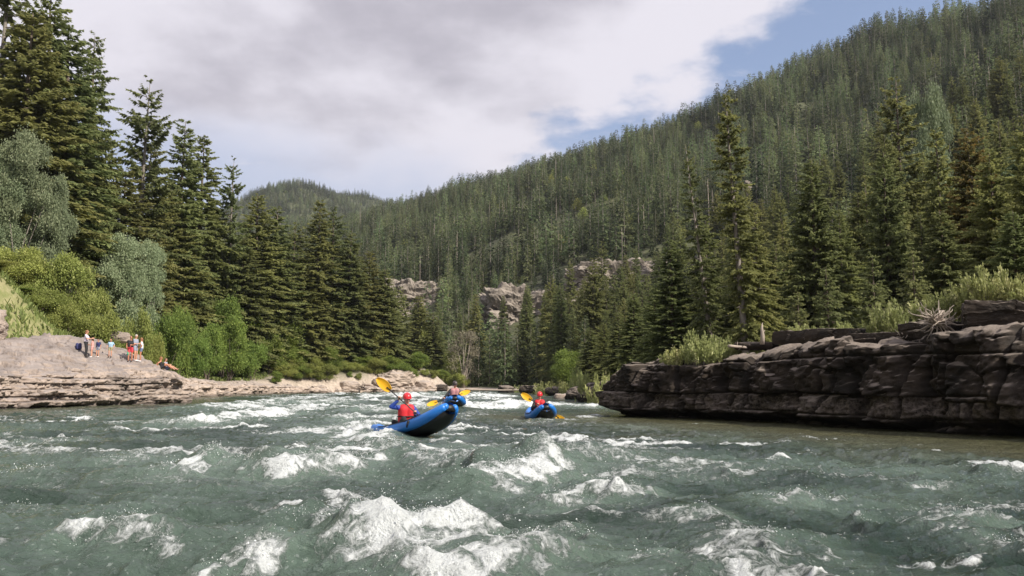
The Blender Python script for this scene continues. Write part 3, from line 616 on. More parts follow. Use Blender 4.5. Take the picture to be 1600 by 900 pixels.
# ------------------------------------------------------------------ trees
def conifer(seed, H=20, Rb=3.2, bare=.06, nwh=62, nb=6, density=1.0, droop=.35, sparse=0.0, dead=0.0, one=None, shape=.8, tw=28, ragged=.25, tl=1.0):
    rg = np.random.default_rng(seed)
    z0 = np.linspace(bare, .985, nwh) + rg.normal(0, .004, nwh)
    br_z, br_a, br_L, br_p = [], [], [], []
    for z in z0:
        k = (1 - z) / (1 - bare)
        prof = Rb * (k ** shape) * (.55 + .45 * min(1, (z - bare) / .12 + .3))
        n = max(3, int(nb * (.6 + .6 * k ** .3)))
        if rg.random() < sparse: n = max(1, n // 2)
        a0 = rg.uniform(0, 6.28)
        for i in range(n):
            L = prof * rg.uniform(1 - ragged * 1.6, 1 + ragged * .7) + .12
            if rg.random() < sparse * .5: L *= .45
            a = a0 + i * 2 * np.pi / n + rg.normal(0, .25)
            if one is not None:   # leave one side thin: one = (azimuth, strength, up to height)
                if z < one[2] and math.cos(a - one[0]) > -.1: L *= (1 - one[1])
            br_z.append(z * H + rg.normal(0, .24)); br_a.append(a); br_L.append(L)
            br_p.append(.55 * z ** 2 + .12 - .42 * (1 - z) + rg.normal(0, .15))
    bz, ba, bL, bp = map(np.array, (br_z, br_a, br_L, br_p))
    lx = 0.0
    def bpos(idx, tt):
        L = bL[idx]; r = L * tt * np.cos(bp[idx] * .8)
        dz = L * (np.sin(bp[idx]) * tt - droop * tt ** 2 + droop * .55 * tt ** 3)
        return np.stack([np.cos(ba[idx]) * r, np.sin(ba[idx]) * r, bz[idx] + dz], -1)
    ntw = np.maximum(4, (tw * density * (.5 + bL)).astype(int))
    idx = np.repeat(np.arange(len(bz)), ntw)
    tt = rg.uniform(.10, 1.0, len(idx)) ** (.75 if tl == 1 else .55)
    base = bpos(idx, tt); sd = rg.choice([-1, 1], len(idx))
    ln = (.16 + .30 * bL[idx] * (1.05 - tt)) * rg.uniform(.6, 1.25, len(idx)); ln = np.clip(ln, .14, .85) * (tl if tl > 1 else .78)
    az = ba[idx] + sd * rg.uniform(.25, 1.15, len(idx)); pit = -rg.uniform(-.1, .95, len(idx)) + .3 * (bz[idx] / H)
    dirv = np.stack([np.cos(az) * np.cos(pit), np.sin(az) * np.cos(pit), np.sin(pit)], -1)
    side = np.stack([-np.sin(az), np.cos(az), rg.normal(0, 1.3, len(idx))], -1); side /= np.linalg.norm(side, axis=1)[:, None]
    wd = ln * rg.uniform(.20, .33, len(idx))
    mid = base + dirv * (ln * .45)[:, None]; tipp = base + dirv * ln[:, None]; tipp[:, 2] -= ln * .18
    V = np.stack([base, mid + side * wd[:, None], tipp, mid - side * wd[:, None]], 1)
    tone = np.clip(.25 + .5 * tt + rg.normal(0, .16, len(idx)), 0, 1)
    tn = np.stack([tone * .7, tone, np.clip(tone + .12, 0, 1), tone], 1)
    # leader tuft
    Vc = V.reshape(-1, 3); Fc = np.arange(len(Vc)).reshape(-1, 4)
    crown = (Vc, Fc, tn.ravel())
    tb = MB(); zt = np.linspace(0, 1, 12); rr = H * .0115 * (1 - zt) ** .85 + .012
    wob = np.stack([(n2(zt * 3, zt * 0, seed) - .5) * .012 * H * zt, (n2(zt * 3, zt * 0 + 5, seed) - .5) * .012 * H * zt, zt * H], -1)
    rr[0] *= 1.35
    tb.tube(wob, rr, 9)
    # limbs
    k = rg.choice(len(bz), min(len(bz), 150), replace=False)
    for i in k:
        if bL[i] < .5: continue
        q = bpos(np.full(5, i), np.linspace(0, .8, 5)); tb.tube(q, np.linspace(.018 + bL[i] * .009, .006, 5), 4)
    if dead > 0:
        for i in range(int(dead)):
            z = rg.uniform(.08, max(bare + .3, .55)) * H; a = rg.uniform(0, 6.28); L = rg.uniform(.4, 1.6)
            q = np.array([[math.cos(a) * L * u, math.sin(a) * L * u, z - .15 * L * u + .0 * u] for u in (0, .5, 1)]); tb.tube(q, [.03, .018, .006], 4)
    return crown, tb
def bush(seed, size, nl=16, leaves=9000, leaf=.10, lobes=None, stems=7, open_=.25, upright=False, zlo=.16):
    """broadleaf crown: leaves set on many uneven lobes, limbs reaching them"""
    rg = np.random.default_rng(seed); sx, sy, sz = size
    cs, rs = [], []
    for i in range(nl):
        a = rg.uniform(0, 6.28); r = rg.uniform(.1, .72) ** .7; z = rg.uniform(zlo, .88)
        k = math.sqrt(max(.05, 1 - ((z - .42) / .62) ** 2)); cs.append((math.cos(a) * r * sx * k, math.sin(a) * r * sy * k, z * sz)); rs.append(rg.uniform(.18, .34) * min(sx, sy) * (1.1 - .45 * z))
    cs = np.array(cs); rs = np.array(rs)
    # twig clusters on lobes
    nc = leaves // 9; li = rg.integers(0, nl, nc); d = rg.normal(0, 1, (nc, 3)); d /= np.linalg.norm(d, axis=1)[:, None]
    d[:, 2] = np.abs(d[:, 2]) * .9 - .25 * rg.random(nc); rad = rs[li] * rg.uniform(.35, 1.12, nc) ** .6
    cc = cs[li] + d * rad[:, None] * np.array([1, 1, 1.15]); keep = n3(cc[:, 0] / (sx * .25) + seed, cc[:, 1] / (sx * .25), cc[:, 2] / (sx * .25), seed) > open_
    cc = cc[keep]; d = d[keep]; nc = len(cc)
    ii = np.repeat(np.arange(nc), 9); cl = leaf * 2.6
    base = cc[ii] + rg.normal(0, cl * .6, (len(ii), 3)); dv = rg.normal(0, 1, (len(ii), 3)) + d[ii] * .8; dv[:, 2] += (.8 if upright else .1)
    dv /= np.linalg.norm(dv, axis=1)[:, None]; sd = np.cross(dv, rg.normal(0, 1, (len(ii), 3))); sd /= np.linalg.norm(sd, axis=1)[:, None] + 1e-9
    ln = leaf * rg.uniform(.7, 1.4, len(ii)); wd = ln * .32; mid = base + dv * (ln * .5)[:, None]
    V = np.stack([base, mid + sd * wd[:, None], base + dv * ln[:, None], mid - sd * wd[:, None]], 1)
    hgt = base[:, 2] / sz; tone = np.clip(.35 + .35 * rg.random(len(ii)) + .25 * rg.normal(0, 1, nc)[ii] * .6 + .1 * hgt, 0, 1)
    Vc = V.reshape(-1, 3); Vc[:, 2] = np.maximum(Vc[:, 2], .02)
    tb = MB(); k = min(stems, nl)
    for i in range(k):
        c = cs[i]; b0 = np.array([rg.normal(0, .06 * sx), rg.normal(0, .06 * sy), -.1]); m1 = b0 * .5 + c * .5 + rg.normal(0, .05 * sx, 3) - np.array([c[0], c[1], 0]) * .15
        tb.tube([b0, b0 * .7 + m1 * .3, m1, c], [.028 * sz ** .6, .022 * sz ** .6, .014 * sz ** .6, .006], 5)
    return (Vc, np.arange(len(Vc)).reshape(-1, 4), np.repeat(tone, 4)), tb
def willow(seed, size, stems=60, leaf=.125, per=60):
    rg = np.random.default_rng(seed); sx, sy, sz = size; tb = MB(); Vs, tn = [], []
    for i in range(stems):
        a = rg.uniform(0, 6.28); r = math.sqrt(rg.random()); b = np.array([math.cos(a) * r * sx * .55, math.sin(a) * r * sy * .55, 0])
        Hs = sz * rg.uniform(.45, 1.05) * (1 - .35 * r * r); lean = np.array([math.cos(a) * r * sx * .45, math.sin(a) * r * sy * .45, 0]) + rg.normal(0, .08, 3)
        u = np.linspace(0, 1, 6)[:, None]; q = b + lean * u ** 1.5 + np.array([0, 0, Hs]) * u; tb.tube(q, np.linspace(.012, .003, 6), 4)
        uu = rg.uniform(.25, 1.0, per)[:, None]; base = b + lean * uu ** 1.5 + np.array([0, 0, Hs]) * uu + rg.normal(0, .035, (per, 3))
        dv = rg.normal(0, .55, (per, 3)) + np.array([0, 0, .75]); dv /= np.linalg.norm(dv, axis=1)[:, None]
        sd = np.cross(dv, rg.normal(0, 1, (per, 3))); sd /= np.linalg.norm(sd, axis=1)[:, None]; ln = leaf * rg.uniform(.7, 1.5, per)
        mid = base + dv * (ln * .5)[:, None]; wd = ln * .24
        Vs.append(np.stack([base, mid + sd * wd[:, None], base + dv * ln[:, None], mid - sd * wd[:, None]], 1)); tn.append(np.repeat(np.clip(rg.normal(.5, .2) + rg.normal(0, .15, per), 0, 1), 4))
    Vc = np.vstack(Vs).reshape(-1, 3); return (Vc, np.arange(len(Vc)).reshape(-1, 4), np.concatenate(tn)), tb
def reg(kind, res, mat, bark=None):
    (V, Fc, tn), tb = res
    return dict(kind=kind, crown=mesh_np(kind + '_crown', V, Fc, mat, False, {'tone': tn}), trunk=tb.mesh(kind + '_trunk', bark or M['bark'], True), H=float(V[:, 2].max()), R=float(np.percentile(np.hypot(V[:, 0], V[:, 1]), 98)))
PR = {}
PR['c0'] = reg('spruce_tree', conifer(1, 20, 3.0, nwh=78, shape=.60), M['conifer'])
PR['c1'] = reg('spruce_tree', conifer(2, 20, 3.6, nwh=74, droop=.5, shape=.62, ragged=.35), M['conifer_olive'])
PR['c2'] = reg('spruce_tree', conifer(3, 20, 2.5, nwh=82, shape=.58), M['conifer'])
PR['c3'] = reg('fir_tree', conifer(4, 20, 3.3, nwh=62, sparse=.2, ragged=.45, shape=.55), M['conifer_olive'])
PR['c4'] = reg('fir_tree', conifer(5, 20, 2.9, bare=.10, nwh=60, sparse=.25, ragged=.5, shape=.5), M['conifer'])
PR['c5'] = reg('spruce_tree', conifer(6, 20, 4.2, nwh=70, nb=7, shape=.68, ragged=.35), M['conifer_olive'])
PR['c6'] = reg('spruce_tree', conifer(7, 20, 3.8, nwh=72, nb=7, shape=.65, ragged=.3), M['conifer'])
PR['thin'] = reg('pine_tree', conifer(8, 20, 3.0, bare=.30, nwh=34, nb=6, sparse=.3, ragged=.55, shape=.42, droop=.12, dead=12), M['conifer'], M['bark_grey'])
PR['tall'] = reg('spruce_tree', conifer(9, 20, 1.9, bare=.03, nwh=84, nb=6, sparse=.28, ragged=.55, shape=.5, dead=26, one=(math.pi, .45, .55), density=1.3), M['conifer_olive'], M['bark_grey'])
PR['snagtop'] = reg('spruce_tree', conifer(10, 20, 2.3, bare=.04, nwh=60, nb=6, sparse=.35, ragged=.5, shape=.6, dead=30, density=1.1), M['conifer'], M['bark_grey'])
PR['rust'] = reg('fir_tree', conifer(12, 20, 4.0, nwh=70, nb=7, shape=.65), M['conifer_rust'])
PR['small'] = reg('spruce_tree', conifer(13, 8, 2.2, bare=.02, nwh=34, nb=7, shape=.85, tw=13), M['conifer'])
PR['silver'] = reg('willow_tree', bush(20, (3.4, 3.2, 8), 44, 60000, .11, stems=10, open_=.2, zlo=.06), M['silver'], M['bark_grey'])
PR['silver2'] = reg('willow_tree', bush(21, (2.4, 2.4, 8), 40, 46000, .11, stems=9, open_=.2, zlo=.06), M['silver'], M['bark_grey'])
PR['b0'] = reg('bush', bush(22, (2.4, 2.2, 3.6), 22, 16000, .13), M['leaf'])
PR['b1'] = reg('bush', bush(23, (2.0, 2.0, 4.4), 22, 16000, .13), M['leaf'])
PR['b2'] = reg('bush', bush(24, (2.6, 2.4, 3.4), 24, 18000, .12), M['leaf_yellow'])
PR['b3'] = reg('bush', bush(25, (3.0, 2.6, 2.8), 24, 16000, .12), M['leaf_yellow'])
PR['tree0'] = reg('broadleaf_tree', bush(26, (2.6, 2.6, 8), 30, 22000, .2, stems=10), M['leaf'])
PR['tree1'] = reg('broadleaf_tree', bush(27, (3.0, 3.0, 7), 30, 20000, .2, stems=10), M['leaf_yellow'])
PR['dry'] = reg('dry_tree', bush(28, (3.0, 3.0, 9), 26, 7000, .16, stems=14, open_=.4), M['drytree'], M['deadwood'])
for i in range(3): PR['w%d' % i] = reg('willow_shrub', willow(30 + i, (1.3, 1.2, 1.5), 70), M['willow'], M['bark_grey'])

rt = random.Random(9)
def put(key, x, y, z, h=None, wide=None, lab=None, cat=None, group=None, lean=(0, 0), rz=None):
    p = PR[key]; s = (h / p['H']) if h else 1; sxy = (wide / p['R']) if wide else s
    root = obj(p['kind'], None, None, (x, y, z), (lean[0], lean[1], rt.uniform(0, 6.28) if rz is None else rz), (sxy, sxy, s))
    root.empty_display_size = .5
    a = obj('trunk' if 'tree' in p['kind'] else 'stem', p['trunk'], root); b = obj('crown' if 'tree' in p['kind'] else 'foliage', p['crown'], root)
    tag(root, lab, cat or p['kind'].replace('_', ' '), group); return root
def put_px(key, px, top, Y, wpx=None, lab=None, cat=None, group=None, **k):
    """a tree whose tip shows at (px, top), standing at distance Y"""
    for _ in range(80):
        w = P(px, top, Y); l_, r_ = float(pdist(w[0], Y, LB)), -float(pdist(w[0], Y, RB))
        if l_ >= {'bush': 4.5, 'broadleaf_tree': 7.5, 'willow_tree': 8, 'dry_tree': 5}.get(PR[key]['kind'], 13.5 if Y < 118 else 9) or r_ >= 4: break
        Y += 1.0
    z = max(tz(w[0], Y), -.1) - .15
    if 'spruce' in PR[key]['kind'] or 'fir' in PR[key]['kind'] or 'pine' in PR[key]['kind']: wpx = wpx * (1.75 if px < 700 else 1.4) if wpx else None
    return put(key, w[0], Y, z, w[2] - z, wpx * Y / F if wpx else None, lab, cat, group, **k)
# ---- trees one can tell apart: (proto, tip px, tip py, distance, half width px, label)
LT = [
 ('c5', 128, 110, 88, 62, 'broad olive spruce below the dark tipped fir'),
 ('c6', 15, 95, 84, 64, 'dark spruce at the left edge above the silver trees'),
 ('c3', 168, 205, 92, 44, 'ragged fir in the gap left of the thin grey pine'),
 ('thin', 18, -80, 80, 66, 'tallest see-through pine cut off by the left picture edge'),
 ('c4', 84, -35, 82, 62, 'tall dark fir reaching out of the picture top above the silver tree'),
 ('c1', 55, 20, 78, 84, 'dense olive spruce standing right behind the silver green tree'),
 ('c0', 112, 40, 84, 66, 'dense dark spruce between the out-of-picture fir and the dark tipped fir'),
 ('c4', 150, 52, 90, 46, 'dark narrow fir with its own sharp tip left of the thin grey pine'),
 ('thin', 232, 118, 96, 44, 'thin grey pine with a see-through crown against the sky'),
 ('c3', 238, 195, 92, 40, 'olive fir directly below the thin grey pine'),
 ('c1', 196, 262, 88, 58, 'wide brownish spruce with drooping boughs left of the twin spruces'),
 ('c2', 290, 186, 100, 36, 'left one of the twin pointed spruces on the bank'),
 ('c1', 318, 211, 96, 46, 'right fuller one of the twin pointed spruces on the bank'),
 ('thin', 365, 243, 106, 24, 'small bare topped pine alone on the skyline right of the twin spruces'),
 ('c5', 270, 300, 86, 50, 'broad olive spruce in front of the twin spruces'),
 ('c3', 345, 320, 102, 40, 'olive fir below the lone small skyline pine'),
 ('c1', 405, 303, 102, 42, 'light olive spruce right of the lone skyline pine'),
 ('c0', 432, 322, 108, 36, 'dark green spruce beside the light olive spruce'),
 ('c6', 382, 372, 106, 38, 'shorter full spruce above the bright green bushes of the left bank'),
 ('c3', 462, 348, 112, 34, 'ragged fir left of the brown tipped pair'),
 ('c1', 500, 312, 116, 32, 'olive spruce with a brownish tip in the middle of the left bank'),
 ('c4', 522, 322, 124, 27, 'slim dark fir touching the brown tipped spruce'),
 ('c0', 548, 362, 124, 30, 'dark spruce right of the slim dark fir'),
 ('c5', 476, 420, 104, 38, 'broad low spruce in front on the left bank'),
 ('c1', 578, 392, 132, 28, 'olive spruce just left of the pale upstream cliff'),
 ('c6', 602, 420, 134, 26, 'dark spruce under the pale upstream cliff'),
 ('c0', 540, 440, 118, 28, 'dark spruce low on the bank above the eroded shore'),
 ('c3', 628, 448, 146, 22, 'small ragged fir below the pale upstream cliff'),
 ('c1', 655, 462, 148, 24, 'small olive spruce near the end of the left bank'),
 ('c0', 676, 488, 152, 20, 'small dark spruce second from the end of the left bank'),
 ('c2', 310, 395, 90, 30, 'young spruce rising behind the round bright bush'),
 ('c6', 425, 420, 96, 32, 'full dark spruce behind the row of bright green trees'),
 ('silver', 50, 196, 68, 62, 'big silver green willow tree leaning over the left slope'),
 ('silver', -12, 215, 66, 55, 'silver green willow tree half outside the left picture edge'),
 ('silver2', 92, 262, 69, 30, 'smaller silver green willow tree leaning against the big one'),
 ('silver2', 194, 356, 70, 44, 'upright silver green willow tree standing behind the visitors'),
 ('silver2', 236, 366, 74, 30, 'narrow silver green willow tree right of the upright one'),
 ('tree0', 352, 452, 76, 30, 'bright green broadleaf tree left of the pair above the low shelf'),
 ('tree0', 442, 478, 96, 34, 'bright green broadleaf tree above the upstream end of the low tan shelf'),
 ('tree0', 398, 482, 88, 30, 'bright green broadleaf tree in the middle of the low tan shelf'),
 ('tree1', 588, 512, 128, 26, 'yellowish broadleaf tree above the eroded bank'),
 ('tree1', 668, 505, 138, 24, 'yellow green broadleaf tree near the end of the left bank'),
 ('dry', 725, 512, 139, 26, 'pale leafless tree at the upstream end of the left bank'),
 ('tree1', 705, 545, 140, 16, 'small yellow green tree at the foot of the pale leafless tree')]
RT = [
 ('c2', 1048, 376, 46, 40, 'dark pointed spruce left of the leaning bare topped spruce'),
 ('c6', 1022, 448, 50, 32, 'short dark spruce above the upstream tip of the ledge'),
 ('c3', 1102, 335, 56, 42, 'ragged dark fir between the two bare trunked spruces'),
 ('c1', 1178, 318, 50, 36, 'sunlit olive spruce pressed against the tallest spruce'),
 ('c0', 1210, 380, 58, 36, 'dark spruce in the gap right of the tallest spruce'),
 ('c6', 1266, 250, 52, 54, 'full pointed spruce standing alone right of the tallest spruce'),
 ('c1', 1312, 330, 58, 44, 'olive spruce behind the full pointed spruce'),
 ('small', 1290, 412, 40, 32, 'young spruce in front of the full pointed spruce'),
 ('small', 1246, 452, 38, 24, 'low young spruce above the rounded grey slab'),
 ('small', 1362, 392, 40, 36, 'young bushy spruce above the pale shrub on the ledge'),
 ('c3', 1398, 118, 72, 62, 'tall shaggy fir left of the pale green birch-like tree'),
 ('c6', 1378, 240, 62, 50, 'dark fir in front of the tall shaggy fir'),
 ('silver', 1438, 112, 84, 42, 'pale green broadleaf tree rising between the firs'),
 ('c1', 1462, 200, 58, 46, 'olive fir just left of the rusty topped fir'),
 ('rust', 1512, 196, 47, 56, 'fir with a rusty orange top'),
 ('c5', 1546, 232, 42, 62, 'broad olive spruce right of the rusty topped fir'),
 ('c6', 1470, 330, 40, 50, 'dark low spruce under the rusty topped fir'),
 ('c5', 1600, 180, 39, 56, 'tall spruce cut by the right picture edge'),
 ('c1', 1660, 120, 42, 70, 'spruce just outside the right picture edge'),
 ('c6', 1580, 330, 33, 48, 'dark spruce low at the right edge behind the pale shrubs'),
 ('small', 1425, 385, 36, 38, 'small dark spruce behind the driftwood'),
 ('c2', 990, 458, 66, 26, 'narrow olive spruce left of the short dark one'),
 ('c0', 966, 488, 76, 24, 'small dark spruce behind the shrubs past the ledge tip'),
 ('c1', 944, 505, 88, 22, 'small olive spruce farther up the right bank'),
 ('c2', 922, 512, 104, 20, 'slender spruce farther up the right bank'),
 ('c6', 1155, 430, 56, 40, 'dark spruce filling the gap behind the tallest spruce'),
 ('c0', 1338, 300, 70, 40, 'dark fir behind the young bushy spruce'),
 ('tree0', 886, 540, 130, 24, 'light green broadleaf tree on the right bank above the gravel bar')]
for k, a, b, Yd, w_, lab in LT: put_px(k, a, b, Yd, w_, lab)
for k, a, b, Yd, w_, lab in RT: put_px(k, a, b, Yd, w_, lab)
def lean_tree(key, bx, tx, ty, Yd, wpx, lab):
    b = P(bx, 500, Yd); z = tz(b[0], Yd) - .1; tip = P(tx, ty, Yd); h = tip[2] - z
    put(key, b[0], Yd, z, math.hypot(h, tip[0] - b[0]), 1.05 * wpx * Yd / F, lab, lean=(0, math.atan2(tip[0] - b[0], h)), rz=0)
lean_tree('tall', 1166, 1134, 141, 47, 46, 'tallest slender spruce with a bare grey trunk on its left side')
lean_tree('snagtop', 1118, 1072, 226, 50, 42, 'leaning thin spruce with a bare top left of the tallest one')
BU = [('b3', 22, 415, 62, 46), ('b2', 66, 398, 63, 42), ('b3', -10, 440, 60, 40), ('b3', 60, 470, 58, 34), ('b0', 118, 492, 60, 26), ('b2', 100, 388, 55, 46), ('b2', 28, 378, 54, 50), ('b3', 62, 440, 53, 46), ('b2', 150, 440, 56, 36), ('b0', 20, 450, 52, 40), ('b3', 110, 462, 53, 42), ('b0', 270, 482, 68, 34), ('b1', 328, 500, 72, 26), ('b1', 362, 488, 76, 26),
      ('b0', 308, 520, 72, 24), ('b0', 395, 528, 82, 26), ('b1', 425, 520, 90, 24), ('b0', 462, 540, 98, 24), ('b3', 492, 556, 106, 22), ('b1', 512, 540, 112, 20), ('b3', 545, 562, 124, 22), ('b0', 572, 555, 130, 20), ('b3', 604, 572, 134, 18),
      ('b0', 632, 560, 140, 20), ('b1', 655, 548, 140, 18), ('b0', 682, 566, 140, 18), ('b3', 700, 578, 139, 14), ('b2', 720, 580, 140, 14), ('b3', 215, 470, 60, 26), ('b2', 168, 505, 57, 20), ('b0', 285, 470, 74, 26), ('b3', 240, 500, 66, 20), ('b2', -30, 420, 50, 50)]
BL = ['low yellow bush at the left edge of the slope', 'rounded yellow green bush on the crest of the left slope', 'yellow bush cut off by the left picture edge', 'low spreading bush just above the rock shelf', 'green bush right behind the backpack', 'yellow green bush high on the grassy slope below the silver tree', 'yellow green bush at the left edge high on the slope', 'low yellow green bush in the middle of the left slope', 'yellow green bush left of the upright silver tree', 'dark green bush at the left edge above the rock', 'low yellow bush directly above the standing visitors', 'round bright green bush above the seated people', 'tall green bush right of the round bright one', 'tall green bush second right of the round bright one']
for i, (k, a, b, Yd, w_) in enumerate(BU):
    if Yd < 62 and a < 250: Yd = Yd + 8
    put_px(k, a, b, Yd, w_, BL[i] if i < len(BL) else ('leafy bush growing along the foot of the left bank forest' if k in ('b0', 'b1') else 'yellow green bush growing along the foot of the left bank'), 'bush', 'bushes along the left bank')
rb_ = random.Random(4)
for q_ in range(430, 712, 13):
    Yq = 116 + max(0, (q_ - 480)) * .1; 
    for _ in range(120):
        w = P(q_, 600, Yq)
        if pdist(w[0], Yq, LB) >= 2.2 + rb_.random() * 3: break
        Yq += .5
    hq = rb_.uniform(1.2, 3.4); put(rb_.choice(['b0', 'b1', 'b2', 'b3', 'b3']), w[0], Yq, tz(w[0], Yq) - .15, hq, hq * rb_.uniform(.5, .8), 'small bush on the eroded gravelly shore of the far bank', 'bush', 'small bushes on the eroded far shore')
WI = [(1058, 538, 566, 31.5, 24), (1095, 512, 562, 31, 34), (1124, 522, 560, 31.5, 26), (1045, 545, 568, 32.5, 14), (1388, 462, 524, 27.5, 34), (1410, 484, 528, 27, 22), (1446, 462, 492, 25.5, 28), (1482, 448, 488, 25, 30), (1520, 430, 482, 24.5, 34), (1548, 408, 476, 24, 38), (1582, 425, 474, 23.5, 34), (1612, 432, 474, 23, 36), (1250, 503, 520, 31, 18), (1272, 508, 520, 31, 14), (1318, 500, 524, 30, 16),
      (940, 578, 608, 50, 24), (960, 574, 604, 48, 22), (918, 580, 606, 62, 20), (984, 578, 598, 44, 18), (895, 588, 610, 78, 22), (872, 592, 612, 92, 18), (850, 594, 612, 104, 18), (832, 597, 612, 116, 14), (902, 572, 600, 72, 14), (810, 600, 611, 130, 14)]
WL = ['small pale shrub left of the clump on the upstream part of the ledge', 'tallest pale shrub of the clump on the upstream part of the ledge', 'pale shrub at the right of the clump on the upstream part of the ledge', 'tiny pale shrub at the far left of the ledge clump', 'tall rounded pale shrub alone in the dip of the ledge', 'low pale shrub at the right foot of the rounded one', 'pale shrub right above the driftwood tangle', 'pale shrub growing behind the big end slab, leftmost', 'pale shrub growing behind the big end slab, second from left', 'tallest pale shrub behind the big end slab', 'pale shrub behind the big end slab near the picture edge', 'pale shrub at the right picture edge behind the end slab', 'tiny shrub on the rounded grey slab', 'second tiny shrub on the rounded grey slab', 'low shrub just left of the rounded pale shrub']
for i, (a, b, c_, Yd, w_) in enumerate(WI):
    base = P(a, c_ + 2, Yd); tip = P(a, b, Yd); zb = base[2] - .25
    if i >= 15: zb = min(zb, tz(base[0], Yd) + .2)
    put('w%d' % (i % 3), base[0], Yd, zb, tip[2] - zb, w_ * Yd / F, WL[i] if i < 15 else 'pale green shrub on the low bar past the ledge tip', 'shrub', 'pale shrubs on the right bank')

# driftwood tangle, stump, logs
def root_tangle(seed, c, r, n=46):
    rg = np.random.default_rng(seed); mb = MB()
    for i in range(n):
        a = rg.uniform(0, 6.28); e = rg.uniform(-.3, 1.0); d = np.array([math.cos(a) * math.cos(e), math.sin(a) * math.cos(e), math.sin(e)])
        L = r * rg.uniform(.5, 1.1); q = [np.zeros(3)]; dd = d.copy()
        for k in range(6): dd = dd + rg.normal(0, .38, 3); dd /= np.linalg.norm(dd); q.append(q[-1] + dd * L / 6)
        mb.tube(np.array(q), np.linspace(rg.uniform(.02, .055), .006, 7), 5)
    return mb
w = P(1462, 506, 22.9); tag(obj('driftwood', root_tangle(4, w, .8, 70).mesh('driftwood', M['deadwood']), None, w), 'grey tangle of driftwood roots caught on the dark ledge', 'driftwood')
w = P(1420, 525, 24.5); tag(obj('driftwood', root_tangle(5, w, .5, 34).mesh('driftwood', M['deadwood']), None, w), 'smaller tangle of grey twigs left of the big driftwood tangle', 'driftwood')
mb = MB(); mb.tube([(0, 0, -.2), (.02, 0, .15), (0, .01, .42), (.03, 0, .62)], [.10, .075, .05, .012], 8); mb.tube([(0, 0, .2), (.12, .02, .34)], [.03, .01], 6)
w = P(1191, 530, 30.2); tag(obj('tree_stump', mb.mesh('tree_stump', M['deadwood']), None, w), 'small upright grey stump on the ledge under the tallest spruce', 'stump')
mb = root_tangle(8, None, 1.5, 30); w = P(567, 606, 128); tag(obj('tree_stump', mb.mesh('tree_stump', M['bark']), None, w), 'dark root stump at the water line of the far bank', 'stump')
def log(px, py, Y, L, r, rz, ry, lab):
    mb = MB(); n = 9; u = np.linspace(-.5, .5, n); rg = np.random.default_rng(int(px)); q = np.stack([u * L, np.cumsum(rg.normal(0, .03, n)) * L / 6, np.cumsum(rg.normal(0, .02, n)) * L / 6], -1)
    mb.tube(q, np.linspace(r, r * .45, n), 8)
    for k in range(4): j = rg.integers(2, n - 1); d = rg.normal(0, 1, 3); d /= np.linalg.norm(d); mb.tube([q[j], q[j] + d * L * .12], [r * .35, r * .1], 5)
    tag(obj('log', mb.mesh('log', M['deadwood']), None, P(px, py, Y), (0, ry, rz)), lab, 'log')
log(775, 609, 118, 9, .16, .1, 0, 'long thin log lying along the far right bank')
log(1165, 543, 30.5, 1.6, .06, .4, .05, 'short bleached log lying beside the small upright stump')

# ---- the forest
far_src = bpy.data.collections.new('forest_sources')   # never linked to the scene: only the scatter reads it
for i in range(6):
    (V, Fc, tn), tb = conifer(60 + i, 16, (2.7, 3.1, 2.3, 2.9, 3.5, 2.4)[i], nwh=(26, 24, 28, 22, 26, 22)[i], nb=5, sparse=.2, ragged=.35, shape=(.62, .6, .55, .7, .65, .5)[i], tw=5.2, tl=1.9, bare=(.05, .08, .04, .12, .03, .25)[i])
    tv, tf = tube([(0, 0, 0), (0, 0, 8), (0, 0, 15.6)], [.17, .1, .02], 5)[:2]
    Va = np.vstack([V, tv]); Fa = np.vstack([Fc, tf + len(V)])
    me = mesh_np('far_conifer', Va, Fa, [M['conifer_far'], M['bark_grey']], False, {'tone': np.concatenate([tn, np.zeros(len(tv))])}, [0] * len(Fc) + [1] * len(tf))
    far_src.objects.link(bpy.data.objects.new('far_conifer_%d' % i, me))
mb = MB(); rg = np.random.default_rng(3)
mb.tube([(0, 0, 0), (.1, 0, 6), (0, 0, 13)], [.16, .1, .02], 5)
for k in range(26):
    z = rg.uniform(4, 12.5); a = rg.uniform(0, 6.28); L = rg.uniform(.5, 1.5) * (1 - z / 18); mb.tube([(0, 0, z), (math.cos(a) * L, math.sin(a) * L, z + .1)], [.04, .015], 3)
far_src.objects.link(bpy.data.objects.new('far_conifer_6', mb.mesh('far_snag', M['deadwood'])))
(V, Fc, tn), tb = bush(70, (2.6, 2.6, 6.5), 16, 2400, .55, open_=.2)
far_src.objects.link(bpy.data.objects.new('far_conifer_7', mesh_np('far_broadleaf', V, Fc, M['leaf_yellow'], False, {'tone': tn})))

# candidates
sp0 = 4.9
gx, gy = np.meshgrid(np.arange(-900, 640, sp0), np.arange(40, 1750, sp0)); gx = gx + rng.uniform(-2.4, 2.4, gx.shape); gy = gy + rng.uniform(-2.4, 2.4, gy.shape)
gx, gy = gx.ravel(), gy.ravel()
ex, ey = gx[gy > 110] + rng.uniform(-2.4, 2.4, (gy > 110).sum()), gy[gy > 110] + rng.uniform(-2.4, 2.4, (gy > 110).sum()); sl = np.hypot(terrain(ex + 4, ey) - terrain(ex - 4, ey), terrain(ex, ey + 4) - terrain(ex, ey - 4)) / 8
ke = rng.random(len(ex)) < np.clip((sl - .55) * 1.5, 0, 1); gx = np.concatenate([gx, ex[ke]]); gy = np.concatenate([gy, ey[ke]])
m = np.abs(gx) < .80 * gy + 30; gx, gy = gx[m], gy[m]
zz = terrain(gx, gy); dL = pdist(gx, gy, LB); dR = -pdist(gx, gy, RB); D, Zr = pdist(gx, gy, RP, RZ)
